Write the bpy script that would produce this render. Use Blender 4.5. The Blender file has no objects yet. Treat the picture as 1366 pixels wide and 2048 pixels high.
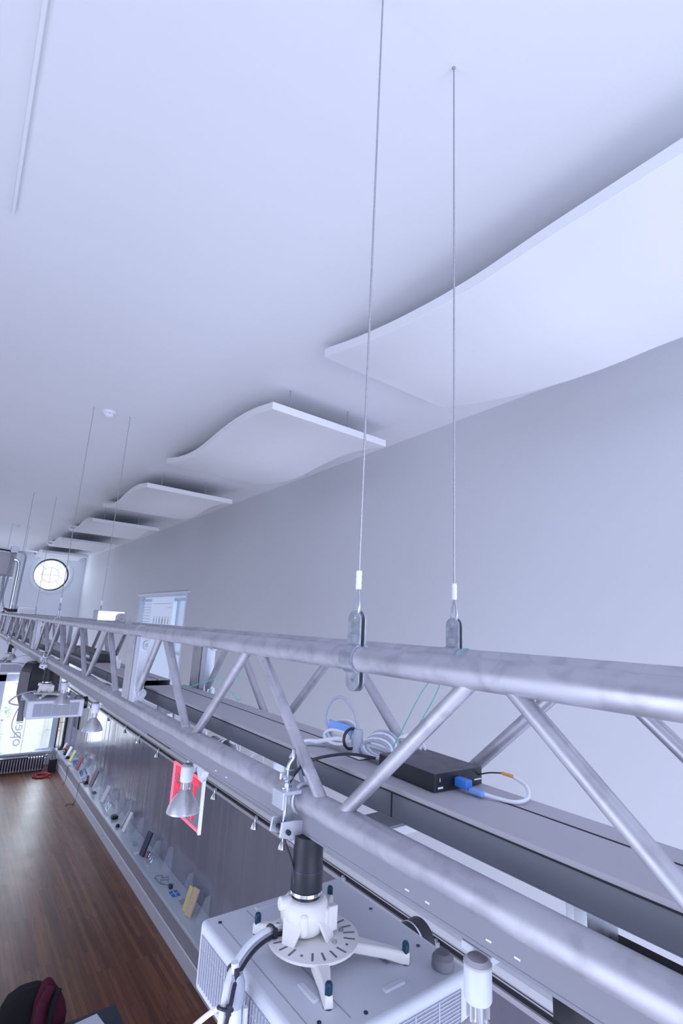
import bpy, math, random
from mathutils import Vector, Matrix
random.seed(7)
PI = math.pi
H = 4.45                      # camera height above the floor; all coordinates below are (x, y, height relative to the camera)
# ------------------------------------------------------------------ camera
S = bpy.context.scene
cam_data = bpy.data.cameras.new('camera')
cam = bpy.data.objects.new('camera', cam_data)
S.collection.objects.link(cam)
cam_data.sensor_fit = 'VERTICAL'; cam_data.sensor_height = 36.0
cam_data.lens = 1005.35 / 2048 * 36.0
cam_data.clip_start = 0.03; cam_data.clip_end = 200
R = ((0.79566584, -0.17312939, -0.58046713), (-0.60373253, -0.14879086, -0.78317834), (0.04922298, 0.97359514, -0.22291164))
M = Matrix([list(r) for r in R]).to_4x4()
M.translation = (0, 0, H)
cam.matrix_world = M
S.camera = cam
S.view_settings.view_transform = 'Standard'
S.view_settings.look = 'None'
S.view_settings.gamma = 1
S.view_settings.use_curve_mapping = False
S.view_settings.exposure = -0.13
# ------------------------------------------------------------------ world + daylight
W = bpy.data.worlds.new('sky'); S.world = W; W.use_nodes = True
bg = W.node_tree.nodes['Background']
bg.inputs[0].default_value = (0.86, 0.93, 1.0, 1); bg.inputs[1].default_value = 1.7
def area(name, loc, rot, sx, sy, watts, col=(0.655, 0.725, 1.0), spread=PI):
    d = bpy.data.lights.new(name, 'AREA'); d.shape = 'RECTANGLE'; d.size = sx; d.size_y = sy
    d.energy = watts; d.color = col; d.spread = spread
    o = bpy.data.objects.new(name, d); S.collection.objects.link(o)
    o.location = (loc[0], loc[1], loc[2] + H); o.rotation_euler = rot
    return o
area('daylight_back_window', (0.8, -3.7, -0.6), (PI/2, 0, 0), 4.0, 4.2, 190)
area('floor_bounce_fill', (1.0, -0.9, -4.2), (PI, 0, 0), 3.8, 4.2, 150)  # unseen area light added for light bouncing up off the floor
area('floor_bounce_fill', (-0.85, 7.0, -4.2), (PI, 0, 0), 0.9, 12.0, 84)  # long added fill on the left, same upward floor bounce
for k, (yy, w) in enumerate(((1.2, 45), (6.0, 10), (11.0, 16), (15.5, 70))):
    area('daylight_side_window', (-1.45, yy, -1.6), (0, -PI/2, 0), 3.2, 1.5, w)
area('daylight_front_window', (2.3, 18.25, -2.6), (-PI/2, 0, 0), 1.4, 2.6, 70, (0.75, 0.85, 1.0))
area('daylight_round_window', (2.27, 18.25, 1.18), (-PI/2, 0, 0), 0.8, 0.8, 14, (0.75, 0.85, 1.0))

# ------------------------------------------------------------------ materials
def mat(name, col, rough=0.5, metal=0.0, noise=None, bump=None, spec=0.5, trans=0.0, alpha=1.0, emit=None, coat=0.0):
    m = bpy.data.materials.new(name); m.use_nodes = True
    nt = m.node_tree; b = nt.nodes['Principled BSDF']
    b.inputs['Base Color'].default_value = (*col, 1); b.inputs['Roughness'].default_value = rough
    b.inputs['Metallic'].default_value = metal; b.inputs['Specular IOR Level'].default_value = spec
    b.inputs['Transmission Weight'].default_value = trans; b.inputs['Alpha'].default_value = alpha
    b.inputs['Coat Weight'].default_value = coat
    if emit:
        b.inputs['Emission Color'].default_value = (*emit[0], 1); b.inputs['Emission Strength'].default_value = emit[1]
    if noise:                                   # (scale xyz, amount, roughness amount)
        tc = nt.nodes.new('ShaderNodeTexCoord'); mp = nt.nodes.new('ShaderNodeMapping'); nz = nt.nodes.new('ShaderNodeTexNoise')
        mp.inputs['Scale'].default_value = noise[0]; nz.inputs['Detail'].default_value = 5; nz.inputs['Scale'].default_value = 1
        nt.links.new(tc.outputs['Object'], mp.inputs[0]); nt.links.new(mp.outputs[0], nz.inputs[0])
        mr = nt.nodes.new('ShaderNodeMapRange'); mr.inputs['From Min'].default_value = 0.3; mr.inputs['From Max'].default_value = 0.7
        mr.inputs['To Min'].default_value = 1 - noise[1]; mr.inputs['To Max'].default_value = 1 + noise[1]
        nt.links.new(nz.outputs['Fac'], mr.inputs[0])
        mx = nt.nodes.new('ShaderNodeVectorMath'); mx.operation = 'SCALE'; mx.inputs[0].default_value = col
        nt.links.new(mr.outputs[0], mx.inputs['Scale']); nt.links.new(mx.outputs[0], b.inputs['Base Color'])
        r2 = nt.nodes.new('ShaderNodeMapRange'); r2.inputs['From Min'].default_value = 0.3; r2.inputs['From Max'].default_value = 0.7
        r2.inputs['To Min'].default_value = max(0.02, rough - noise[2]); r2.inputs['To Max'].default_value = min(1, rough + noise[2])
        nt.links.new(nz.outputs['Fac'], r2.inputs[0]); nt.links.new(r2.outputs[0], b.inputs['Roughness'])
    if bump:                                    # (scale xyz, strength, distance)
        tc = nt.nodes.new('ShaderNodeTexCoord'); mp = nt.nodes.new('ShaderNodeMapping'); nz = nt.nodes.new('ShaderNodeTexNoise')
        mp.inputs['Scale'].default_value = bump[0]; nz.inputs['Scale'].default_value = 1; nz.inputs['Detail'].default_value = 2
        bp = nt.nodes.new('ShaderNodeBump'); bp.inputs['Strength'].default_value = bump[1]; bp.inputs['Distance'].default_value = bump[2]
        nt.links.new(tc.outputs['Object'], mp.inputs[0]); nt.links.new(mp.outputs[0], nz.inputs[0])
        nt.links.new(nz.outputs['Fac'], bp.inputs['Height']); nt.links.new(bp.outputs[0], b.inputs['Normal'])
    return m
M_ = {}
M_['ceil'] = mat('ceiling_paint', (0.78, 0.79, 0.83), 0.85, noise=((0.6, 0.6, 0.6), 0.015, 0.02))
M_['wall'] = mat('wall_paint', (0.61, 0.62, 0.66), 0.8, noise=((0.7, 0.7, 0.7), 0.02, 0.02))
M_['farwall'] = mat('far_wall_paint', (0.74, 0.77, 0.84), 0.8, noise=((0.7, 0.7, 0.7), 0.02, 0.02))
M_['panel'] = mat('foam_panel_white', (0.84, 0.85, 0.88), 0.9, noise=((1, 1, 1), 0.01, 0.02))
M_['white'] = mat('white_paint', (0.80, 0.82, 0.88), 0.45, noise=((5, 5, 5), 0.02, 0.05))
M_['lower'] = mat('glossy_grey_wall', (0.235, 0.235, 0.30), 0.15, noise=((0.4, 5.0, 0.25), 0.06, 0.08), bump=((0.3, 7.0, 0.12), 0.35, 0.02), spec=0.9)
M_['alu'] = mat('scuffed_aluminium', (0.50, 0.50, 0.55), 0.48, 0.72, noise=((14, 7, 14), 0.10, 0.12))
def patina(m):
    nt = m.node_tree; b = nt.nodes['Principled BSDF']; src = b.inputs['Base Color'].links[0].from_socket
    tc = nt.nodes.new('ShaderNodeTexCoord'); nz = nt.nodes.new('ShaderNodeTexNoise'); nz.inputs['Scale'].default_value = 22; nz.inputs['Detail'].default_value = 6; nz.inputs['Distortion'].default_value = 0.6
    mr = nt.nodes.new('ShaderNodeMapRange'); mr.inputs['From Min'].default_value = 0.48; mr.inputs['From Max'].default_value = 0.66; mr.inputs['To Min'].default_value = 1.0; mr.inputs['To Max'].default_value = 0.84
    sc = nt.nodes.new('ShaderNodeVectorMath'); sc.operation = 'SCALE'
    nt.links.new(tc.outputs['Object'], nz.inputs[0]); nt.links.new(nz.outputs['Fac'], mr.inputs[0]); nt.links.new(src, sc.inputs[0]); nt.links.new(mr.outputs[0], sc.inputs['Scale']); nt.links.new(sc.outputs[0], b.inputs['Base Color'])
patina(M_['alu'])
M_['aluplate'] = mat('clean_aluminium', (0.60, 0.62, 0.70), 0.45, 0.6, noise=((20, 20, 20), 0.06, 0.1))
M_['zinc'] = mat('zinc_plated_steel', (0.46, 0.49, 0.54), 0.36, 0.85, noise=((60, 60, 60), 0.1, 0.1))
M_['chrome'] = mat('chrome', (0.80, 0.85, 0.9), 0.12, 1.0, noise=((40, 40, 40), 0.05, 0.04))
M_['wire'] = mat('steel_cable', (0.40, 0.40, 0.44), 0.45, 0.6, noise=((300, 300, 300), 0.2, 0.1))
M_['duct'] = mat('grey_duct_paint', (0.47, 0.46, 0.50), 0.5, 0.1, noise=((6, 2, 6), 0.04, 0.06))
M_['ductshade'] = mat('grey_duct_paint_shaded', (0.20, 0.215, 0.25), 0.55, 0.1, noise=((6, 2, 6), 0.04, 0.06))  # same duct paint, darkened to put the trough's shade into its colour
M_['gap'] = mat('dark_gap', (0.02, 0.02, 0.03), 0.8, noise=((9, 9, 9), 0.1, 0.1))
M_['black'] = mat('black_plastic', (0.014, 0.016, 0.022), 0.38, noise=((30, 30, 30), 0.1, 0.1))
M_['blackp'] = mat('black_painted_steel', (0.010, 0.014, 0.022), 0.5, noise=((20, 20, 20), 0.1, 0.1))
M_['charcoal'] = mat('charcoal_metal_case', (0.10, 0.095, 0.12), 0.5, 0.2, noise=((30, 30, 30), 0.06, 0.1))
M_['proj'] = mat('projector_white_plastic', (0.64, 0.66, 0.73), 0.42, noise=((10, 10, 10), 0.02, 0.05))
M_['mount'] = mat('cream_white_cast_metal', (0.82, 0.81, 0.80), 0.42, noise=((12, 12, 12), 0.02, 0.05))
M_['grill'] = mat('projector_vent_mesh', (0.34, 0.35, 0.42), 0.6, noise=((200, 200, 200), 0.15, 0.1))
M_['slat'] = mat('projector_slat', (0.48, 0.50, 0.58), 0.5, noise=((10, 10, 10), 0.02, 0.05))
M_['rubber'] = mat('grey_rubber', (0.16, 0.16, 0.19), 0.7, noise=((20, 20, 20), 0.08, 0.1))
M_['teal'] = mat('teal_black_bolt', (0.03, 0.08, 0.13), 0.25, 0.6, noise=((60, 60, 60), 0.1, 0.1))
M_['lampw'] = mat('lamp_white_enamel', (0.66, 0.69, 0.76), 0.38, noise=((20, 20, 20), 0.03, 0.05))
M_['reflector'] = mat('frosted_silver_glass', (0.55, 0.55, 0.58), 0.30, 0.55, noise=((25, 25, 25), 0.08, 0.08))
M_['lens'] = mat('pale_lamp_glass', (0.75, 0.74, 0.70), 0.15, 0.0, noise=((25, 25, 25), 0.05, 0.05))
M_['red'] = mat('red_sign_acrylic', (0.75, 0.01, 0.04), 0.3, emit=((1.0, 0.01, 0.05), 0.75))
M_['pink'] = mat('pink_edge_glow', (0.8, 0.12, 0.2), 0.3, emit=((1.0, 0.12, 0.22), 0.85))
M_['clear'] = mat('clear_acrylic', (0.78, 0.84, 0.95), 0.08, alpha=0.2)
M_['signclear'] = mat('sign_clear_acrylic', (0.62, 0.60, 0.72), 0.1, alpha=0.16)
M_['glass'] = mat('window_glass', (0.9, 0.95, 1.0), 0.02, alpha=0.10)
M_['frame'] = mat('window_frame_white', (0.66, 0.72, 0.84), 0.5, noise=((8, 8, 8), 0.02, 0.05))
M_['bench'] = mat('bench_white_laminate', (0.62, 0.64, 0.74), 0.35, noise=((3, 3, 3), 0.03, 0.08))
M_['benchtop'] = mat('bench_top_glass_white', (0.60, 0.67, 0.78), 0.16, noise=((3, 3, 3), 0.03, 0.05), spec=0.8)
M_['benchdark'] = mat('bench_recess_grey', (0.34, 0.33, 0.40), 0.4, noise=((3, 3, 3), 0.03, 0.08))
M_['shade'] = mat('daylit_white_shade', (0.72, 0.76, 0.85), 0.9, emit=((0.55, 0.70, 1.0), 0.34))  # emission stands in for daylight coming through the window
M_['banner'] = mat('backlit_white_banner', (0.85, 0.9, 0.95), 0.8, emit=((0.85, 0.93, 1.0), 0.85))  # glow put into the cloth for window light shining through it
M_['bannertext'] = mat('pale_blue_lettering', (0.50, 0.62, 0.78), 0.8, emit=((0.55, 0.68, 0.85), 0.30))  # slight glow added, as if lit from behind by the window
M_['radiator'] = mat('silver_radiator_paint', (0.42, 0.43, 0.50), 0.35, 0.4, noise=((8, 8, 8), 0.05, 0.1))
M_['navy'] = mat('dark_navy_board', (0.03, 0.03, 0.09), 0.4, noise=((9, 9, 9), 0.1, 0.1))
M_['hose'] = mat('red_rubber_cable', (0.42, 0.025, 0.04), 0.45, noise=((20, 20, 20), 0.1, 0.1))
M_['cgrey'] = mat('grey_data_cable', (0.42, 0.45, 0.55), 0.45, noise=((40, 40, 40), 0.05, 0.05))
M_['cwhite'] = mat('white_data_cable', (0.80, 0.82, 0.88), 0.4, noise=((40, 40, 40), 0.04, 0.05))
M_['cblack'] = mat('black_power_cable', (0.02, 0.02, 0.035), 0.4, noise=((40, 40, 40), 0.1, 0.05))
M_['cgreen'] = mat('green_twine', (0.08, 0.45, 0.36), 0.7, noise=((200, 200, 200), 0.2, 0.05))
M_['cyan'] = mat('turquoise_twine', (0.15, 0.72, 0.66), 0.7, noise=((200, 200, 200), 0.15, 0.05))
M_['blue'] = mat('blue_plastic', (0.05, 0.20, 0.65), 0.35, noise=((40, 40, 40), 0.08, 0.05))
M_['lblue'] = mat('light_blue_plastic', (0.22, 0.40, 0.85), 0.4, noise=((40, 40, 40), 0.05, 0.05))
M_['copper'] = mat('orange_plug_tip', (0.75, 0.32, 0.08), 0.4, noise=((40, 40, 40), 0.05, 0.05))
M_['yellow'] = mat('pale_yellow_board', (0.72, 0.62, 0.28), 0.5, noise=((9, 9, 9), 0.05, 0.05))
M_['redboard'] = mat('dark_red_board', (0.38, 0.05, 0.07), 0.5, noise=((9, 9, 9), 0.05, 0.05))
M_['tan'] = mat('tan_wood_board', (0.62, 0.48, 0.34), 0.5, noise=((9, 9, 30), 0.08, 0.05))
M_['orange'] = mat('orange_plastic', (0.62, 0.20, 0.05), 0.4, noise=((20, 20, 20), 0.08, 0.05))
M_['mauve'] = mat('mauve_board', (0.28, 0.18, 0.24), 0.5, noise=((9, 9, 9), 0.08, 0.05))
M_['magenta'] = mat('magenta_fleece', (0.065, 0.004, 0.020), 0.95, noise=((18, 18, 18), 0.25, 0.03), bump=((40, 40, 40), 0.4, 0.004))
M_['darkfab'] = mat('black_mesh_fabric', (0.006, 0.006, 0.010), 0.9, noise=((30, 30, 30), 0.2, 0.05))
M_['slate'] = mat('dark_slate_tabletop', (0.016, 0.024, 0.045), 0.5, noise=((4, 4, 4), 0.08, 0.08))
M_['leaf'] = mat('hedge_leaves', (0.50, 0.62, 0.34), 0.8, noise=((14, 14, 14), 0.6, 0.05))
M_['paving'] = mat('pale_pavement', (0.65, 0.63, 0.58), 0.9, noise=((2, 2, 2), 0.06, 0.03))

def floor_material():
    m = bpy.data.materials.new('worn_strip_floor'); m.use_nodes = True
    nt = m.node_tree; L = nt.links; b = nt.nodes['Principled BSDF']
    N = nt.nodes.new
    tc = N('ShaderNodeTexCoord'); mp = N('ShaderNodeMapping'); mp.inputs['Rotation'].default_value = (0, 0, PI/2)
    L.new(tc.outputs['Object'], mp.inputs[0])
    br = N('ShaderNodeTexBrick'); br.inputs['Scale'].default_value = 1; br.inputs['Brick Width'].default_value = 1.3
    br.inputs['Row Height'].default_value = 0.058; br.inputs['Mortar Size'].default_value = 0.0016; br.inputs['Mortar Smooth'].default_value = 0.3
    br.offset = 0.37; br.inputs['Bias'].default_value = 0.0
    br.inputs['Color1'].default_value = (0.120, 0.036, 0.016, 1); br.inputs['Color2'].default_value = (0.215, 0.082, 0.036, 1)
    br.inputs['Mortar'].default_value = (0.03, 0.015, 0.012, 1)
    L.new(mp.outputs[0], br.inputs[0])
    m2 = N('ShaderNodeMapping'); m2.inputs['Scale'].default_value = (13, 0.55, 1); L.new(tc.outputs['Object'], m2.inputs[0])
    n1 = N('ShaderNodeTexNoise'); n1.inputs['Scale'].default_value = 1.0; n1.inputs['Detail'].default_value = 4; L.new(m2.outputs[0], n1.inputs[0])
    r1 = N('ShaderNodeMapRange'); r1.inputs['From Min'].default_value = 0.32; r1.inputs['From Max'].default_value = 0.68
    r1.inputs['To Min'].default_value = 0.74; r1.inputs['To Max'].default_value = 1.25; L.new(n1.outputs['Fac'], r1.inputs[0])
    sc = N('ShaderNodeVectorMath'); sc.operation = 'SCALE'; L.new(br.outputs['Color'], sc.inputs[0]); L.new(r1.outputs[0], sc.inputs['Scale'])
    m3 = N('ShaderNodeMapping'); m3.inputs['Scale'].default_value = (22, 3.0, 1); L.new(tc.outputs['Object'], m3.inputs[0])
    n2 = N('ShaderNodeTexNoise'); n2.inputs['Scale'].default_value = 1.0; n2.inputs['Detail'].default_value = 3; L.new(m3.outputs[0], n2.inputs[0])
    r2 = N('ShaderNodeMapRange'); r2.inputs['From Min'].default_value = 0.60; r2.inputs['From Max'].default_value = 0.78; L.new(n2.outputs['Fac'], r2.inputs[0])
    mx = N('ShaderNodeMix'); mx.data_type = 'RGBA'; L.new(r2.outputs[0], mx.inputs[0]); L.new(sc.outputs[0], mx.inputs[6]); mx.inputs[7].default_value = (0.045, 0.03, 0.05, 1)
    L.new(mx.outputs[2], b.inputs['Base Color'])
    n3 = N('ShaderNodeTexNoise'); n3.inputs['Scale'].default_value = 3; L.new(tc.outputs['Object'], n3.inputs[0])
    r3 = N('ShaderNodeMapRange'); r3.inputs['To Min'].default_value = 0.32; r3.inputs['To Max'].default_value = 0.48; L.new(n3.outputs['Fac'], r3.inputs[0])
    L.new(r3.outputs[0], b.inputs['Roughness']); b.inputs['Coat Weight'].default_value = 0.25; b.inputs['Coat Roughness'].default_value = 0.30; b.inputs['Specular IOR Level'].default_value = 0.4
    return m
M_['track'] = mat('pale_grey_track', (0.24, 0.24, 0.28), 0.5, 0.0, noise=((6, 3, 6), 0.03, 0.05))
M_['floor'] = floor_material()

# ------------------------------------------------------------------ mesh helpers
ORG = {}
def V(*a): return Vector(a if len(a) > 1 else a[0])
def frame(axis):
    a = Vector(axis).normalized(); h = Vector((0, 0, 1)) if abs(a.z) < 0.9 else Vector((1, 0, 0))
    u = a.cross(h).normalized(); return a, u, a.cross(u).normalized()
class MB:
    def __init__(s): s.v = []; s.f = []
    def add(s, vs, fs):
        n = len(s.v); s.v += [tuple(v) for v in vs]; s.f += [tuple(i + n for i in f) for f in fs]; return s
    def box(s, x0, x1, y0, y1, z0, z1):
        return s.obox(((x0+x1)/2, (y0+y1)/2, (z0+z1)/2), ((x1-x0)/2, 0, 0), (0, (y1-y0)/2, 0), (0, 0, (z1-z0)/2))
    def obox(s, c, a, b, d):
        c, a, b, d = Vector(c), Vector(a), Vector(b), Vector(d)
        vs = [c + i*a + j*b + k*d for k in (-1, 1) for j in (-1, 1) for i in (-1, 1)]
        fs = [(0, 2, 3, 1), (4, 5, 7, 6), (0, 1, 5, 4), (2, 6, 7, 3), (0, 4, 6, 2), (1, 3, 7, 5)]
        if a.cross(b).dot(d) < 0: fs = [f[::-1] for f in fs]
        return s.add(vs, fs)
    def cyl(s, p0, p1, r0, r1=None, n=16):
        p0, p1 = Vector(p0), Vector(p1); r1 = r0 if r1 is None else r1
        a, u, w = frame(p1 - p0)
        ring = lambda p, r: [p + (u*math.cos(2*PI*i/n) - w*math.sin(2*PI*i/n)) * r for i in range(n)]
        vs = ring(p0, r0) + ring(p1, r1)
        fs = [(i, i+n, (i+1) % n + n, (i+1) % n) for i in range(n)] + [tuple(range(n)), tuple(range(2*n-1, n-1, -1))]
        return s.add(vs, fs)
    def lathe(s, prof, o=(0, 0, 0), axis=(0, 0, 1), n=24):
        o = Vector(o); a, u, w = frame(axis); vs = []; fs = []; m = len(prof)
        for r, h in prof:
            for i in range(n): vs.append(o + a*h + (u*math.cos(2*PI*i/n) + w*math.sin(2*PI*i/n)) * max(r, 1e-5))
        for k in range(m-1):
            for i in range(n): fs.append((k*n+i, k*n+(i+1) % n, (k+1)*n+(i+1) % n, (k+1)*n+i))
        fs.append(tuple(range(n-1, -1, -1))); fs.append(tuple(range((m-1)*n, m*n)))
        return s.add(vs, fs)
    def shell(s, prof, o=(0, 0, 0), axis=(0, 0, 1), n=24, t=0.0015):
        pts = list(prof) + [(max(r-t, 1e-5), h) for r, h in reversed(prof)]
        o = Vector(o); a, u, w = frame(axis); vs = []; fs = []; m = len(pts)
        for r, h in pts:
            for i in range(n): vs.append(o + a*h + (u*math.cos(2*PI*i/n) + w*math.sin(2*PI*i/n)) * r)
        for k in range(m):
            k2 = (k+1) % m
            for i in range(n): fs.append((k*n+i, k*n+(i+1) % n, k2*n+(i+1) % n, k2*n+i))
        return s.add(vs, fs)
    def torus(s, c, axis, R_, r, n=28, m=10, a0=0, a1=2*PI):
        a, u, w = frame(axis); full = abs(a1-a0-2*PI) < 1e-6
        pts = [Vector(c) + (u*math.cos(a0+(a1-a0)*i/n) + w*math.sin(a0+(a1-a0)*i/n))*R_ for i in range(n + (0 if full else 1))]
        return s.tube(pts, r, m, closed=full)
    def tube(s, pts, r, n=8, closed=False, smooth=0):
        pts = [Vector(p) for p in pts]
        if smooth:
            out = []; P = pts
            for i in range(len(P)-1):
                p0 = P[max(i-1, 0)]; p1 = P[i]; p2 = P[i+1]; p3 = P[min(i+2, len(P)-1)]
                for k in range(smooth):
                    t = k/smooth
                    out.append(0.5*((2*p1) + (p2-p0)*t + (2*p0-5*p1+4*p2-p3)*t*t + (3*p1-p0-3*p2+p3)*t*t*t))
            out.append(P[-1]); pts = out
        N = len(pts); a, u, w = frame((pts[1]-pts[0])); vs = []; fs = []
        for i, p in enumerate(pts):
            if closed: t = pts[(i+1) % N] - pts[i-1]
            else: t = pts[min(i+1, N-1)] - pts[max(i-1, 0)]
            t.normalize(); u = (u - t*u.dot(t)).normalized(); w = t.cross(u)
            for k in range(n): vs.append(p + (u*math.cos(2*PI*k/n) + w*math.sin(2*PI*k/n))*r)
        for i in range(N if closed else N-1):
            j = (i+1) % N
            for k in range(n): fs.append((i*n+k, i*n+(k+1) % n, j*n+(k+1) % n, j*n+k))
        if not closed: fs.append(tuple(range(n-1, -1, -1))); fs.append(tuple(range((N-1)*n, N*n)))
        return s.add(vs, fs)
    def prism(s, pts, ext):
        pts = [Vector(p) for p in pts]; e = Vector(ext); n = len(pts)
        nrm = Vector((0, 0, 0))
        for i in range(n): nrm += pts[i].cross(pts[(i+1) % n])
        if nrm.dot(e) < 0: pts.reverse()
        vs = pts + [p + e for p in pts]
        fs = [tuple(range(n-1, -1, -1)), tuple(range(n, 2*n))] + [(i, (i+1) % n, (i+1) % n+n, i+n) for i in range(n)]
        return s.add(vs, fs)
    def build(s, name, m, parent=None, bevel=0, org=None, seg=2):
        me = bpy.data.meshes.new(name)
        if org is None: org = ORG[parent.name] if parent else (0, 0, 0)
        me.from_pydata([(x-org[0], y-org[1], z-org[2]) for x, y, z in s.v], [], s.f); me.update()
        me.polygons.foreach_set('use_smooth', [True]*len(me.polygons)); me.set_sharp_from_angle(angle=math.radians(35))
        me.materials.append(M_[m] if isinstance(m, str) else m)
        o = bpy.data.objects.new(name, me); S.collection.objects.link(o); ORG[o.name] = org
        if parent: o.parent = parent
        else: o.location = (org[0], org[1], org[2] + H)
        if bevel:
            bv = o.modifiers.new('bevel', 'BEVEL'); bv.width = bevel; bv.segments = seg; bv.limit_method = 'ANGLE'
        return o
def tag(o, label, cat, group=None, kind=None):
    if label: o['label'] = label
    if cat: o['category'] = cat
    if group: o['group'] = group
    if kind: o['kind'] = kind
    return o
def thing(name, label, cat, loc, group=None, rotz=0):
    o = bpy.data.objects.new(name, None); S.collection.objects.link(o); o.empty_display_size = 0.05
    o.location = (loc[0], loc[1], loc[2] + H); ORG[o.name] = tuple(loc); o.rotation_euler = (0, 0, rotz)
    return tag(o, label, cat, group)
def solo(mb, name, m, label, cat, loc, group=None, bevel=0):
    return tag(mb.build(name, m, None, bevel, org=tuple(loc)), label, cat, group)
def struct(name, mb, m, parent=None, bevel=0):
    o = mb.build(name, m, parent, bevel)
    if not parent: o['kind'] = 'structure'
    return o
def dup(root, loc, label, rotz=None):
    def cp(o, par):
        c = o.copy(); S.collection.objects.link(c); c.parent = par; ORG[c.name] = ORG[o.name]
        for ch in [k for k in ALL(o)]: cp(ch, c)
        return c
    r = cp(root, None); r.location = (loc[0], loc[1], loc[2] + H); r['label'] = label
    if rotz is not None: r.rotation_euler = (0, 0, rotz)
    return r
def ALL(o): return [k for k in S.objects if k.parent == o]

# ------------------------------------------------------------------ the room
XR, XN, XL, ZC, ZF, YF, YB = 3.19, 3.56, -1.55, 1.79, -4.45, 18.3, -4.0
RAILZ = -1.99
struct('floor', MB().box(XL-0.3, XN+0.3, YB-0.3, YF+0.5, ZF-0.15, ZF), 'floor')
struct('ceiling', MB().box(XL-0.3, XN+0.3, YB-0.3, YF+0.5, ZC, ZC+0.2), 'ceil')
WY0, WY1, WZ0, WZ1 = 8.66, 11.5, -1.55, 0.455
struct('wall_right', MB().box(XR, XN, YB, WY0, RAILZ, ZC).box(XR, XN, WY1, YF, RAILZ, ZC).box(XR, XN, WY0, WY1, RAILZ, WZ0).box(XR, XN, WY0, WY1, WZ1, ZC).box(XN+0.1, XN+0.2, YB, YF, RAILZ, ZC), 'wall')
struct('wall_right_niche', MB().box(XN, XN+0.2, YB, YF, ZF, RAILZ), 'lower')
# left wall with tall side windows (outside the frame, lets daylight in)
lw = MB(); ys = [YB]
for yc in (1.2, 6.0, 11.0, 15.5): ys += [yc-0.8, yc+0.8]
ys.append(YF)
for i in range(0, len(ys), 2): lw.box(XL-0.25, XL, ys[i], ys[i+1], ZF, ZC)
for i in range(1, len(ys)-1, 2): lw.box(XL-0.25, XL, ys[i], ys[i+1], ZF, -3.3); lw.box(XL-0.25, XL, ys[i], ys[i+1], 0.1, ZC)
struct('wall_left', lw, 'wall')
bw = MB().box(XL, XN, YB-0.2, YB, ZF, -3.0).box(XL, XN, YB-0.2, YB, 1.5, ZC).box(XL, -1.2, YB-0.2, YB, -3.0, 1.5).box(2.9, XN, YB-0.2, YB, -3.0, 1.5)
struct('wall_back', bw, 'wall')
# far wall: round window above, tall shop window below
def ring_wall(cx, cz, r, x0, x1, z0, z1, y0, y1, n=48):
    mb = MB(); inner = []; outer = []
    angs = sorted([2*PI*i/n for i in range(n)] + [math.atan2(zz-cz, xx-cx) % (2*PI) for xx in (x0, x1) for zz in (z0, z1)]); n = len(angs)
    for a in angs:
        c, s_ = math.cos(a), math.sin(a); inner.append((cx+r*c, cz+r*s_))
        t = min((x1-cx)/c if c > 1e-9 else 1e9, (x0-cx)/c if c < -1e-9 else 1e9, (z1-cz)/s_ if s_ > 1e-9 else 1e9, (z0-cz)/s_ if s_ < -1e-9 else 1e9)
        outer.append((cx+t*c, cz+t*s_))
    vs = [(x, y0, z) for x, z in inner] + [(x, y0, z) for x, z in outer] + [(x, y1, z) for x, z in inner] + [(x, y1, z) for x, z in outer]
    fs = []
    for i in range(n):
        j = (i+1) % n
        fs += [(i, i+n, j+n, j), (2*n+i, 2*n+j, 3*n+j, 3*n+i), (i, j, 2*n+j, 2*n+i)]
    return mb.add(vs, fs)
CX, CZ = 2.28, 1.17
fw = ring_wall(CX, CZ, 0.55, 1.6, 2.96, 0.56, ZC, YF, YF+0.4)
fw.box(XL, 1.6, YF, YF+0.4, -1.45, ZC).box(2.96, XN+0.2, YF, YF+0.4, -1.45, ZC).box(1.6, 2.96, YF, YF+0.4, -1.45, 0.56)
fw.box(XL, 0.2, YF, YF+0.4, ZF, -1.45).box(0.2, 3.05, YF, YF+0.4, ZF, -4.05).box(3.40, XN+0.2, YF, YF+0.4, ZF, -1.45).box(3.05, 3.40, YF, YF+0.4, ZF, -4.0)
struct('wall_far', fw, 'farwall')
# round window
w1 = tag(MB().shell([(0.60, 0), (0.60, 0.03), (0.545, 0.05), (0.53, 0.0), (0.53, -0.22), (0.49, -0.22)], (CX, YF-0.0, CZ), (0, -1, 0), 48, 0.02).build('window_1', 'white'), None, None, None, 'structure')
mb = MB().torus((CX, YF+0.24, CZ), (0, 1, 0), 0.475, 0.022, 40, 8).torus((CX, YF+0.24, CZ), (0, 1, 0), 0.24, 0.008, 36, 6)
for k in range(4):
    a = k*PI/2; d = Vector((math.cos(a), 0, math.sin(a))); mb.cyl(Vector((CX, YF+0.24, CZ)), Vector((CX, YF+0.24, CZ))+d*0.25, 0.008, n=6)
    a += PI/4; d = Vector((math.cos(a), 0, math.sin(a))); mb.cyl(Vector((CX, YF+0.24, CZ))+d*0.24, Vector((CX, YF+0.24, CZ))+d*0.47, 0.007, n=6)
mb.build('window_frame', 'frame', w1)
MB().cyl((CX, YF+0.25, CZ), (CX, YF+0.256, CZ), 0.48, n=48).build('window_pane', 'glass', w1)
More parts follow.
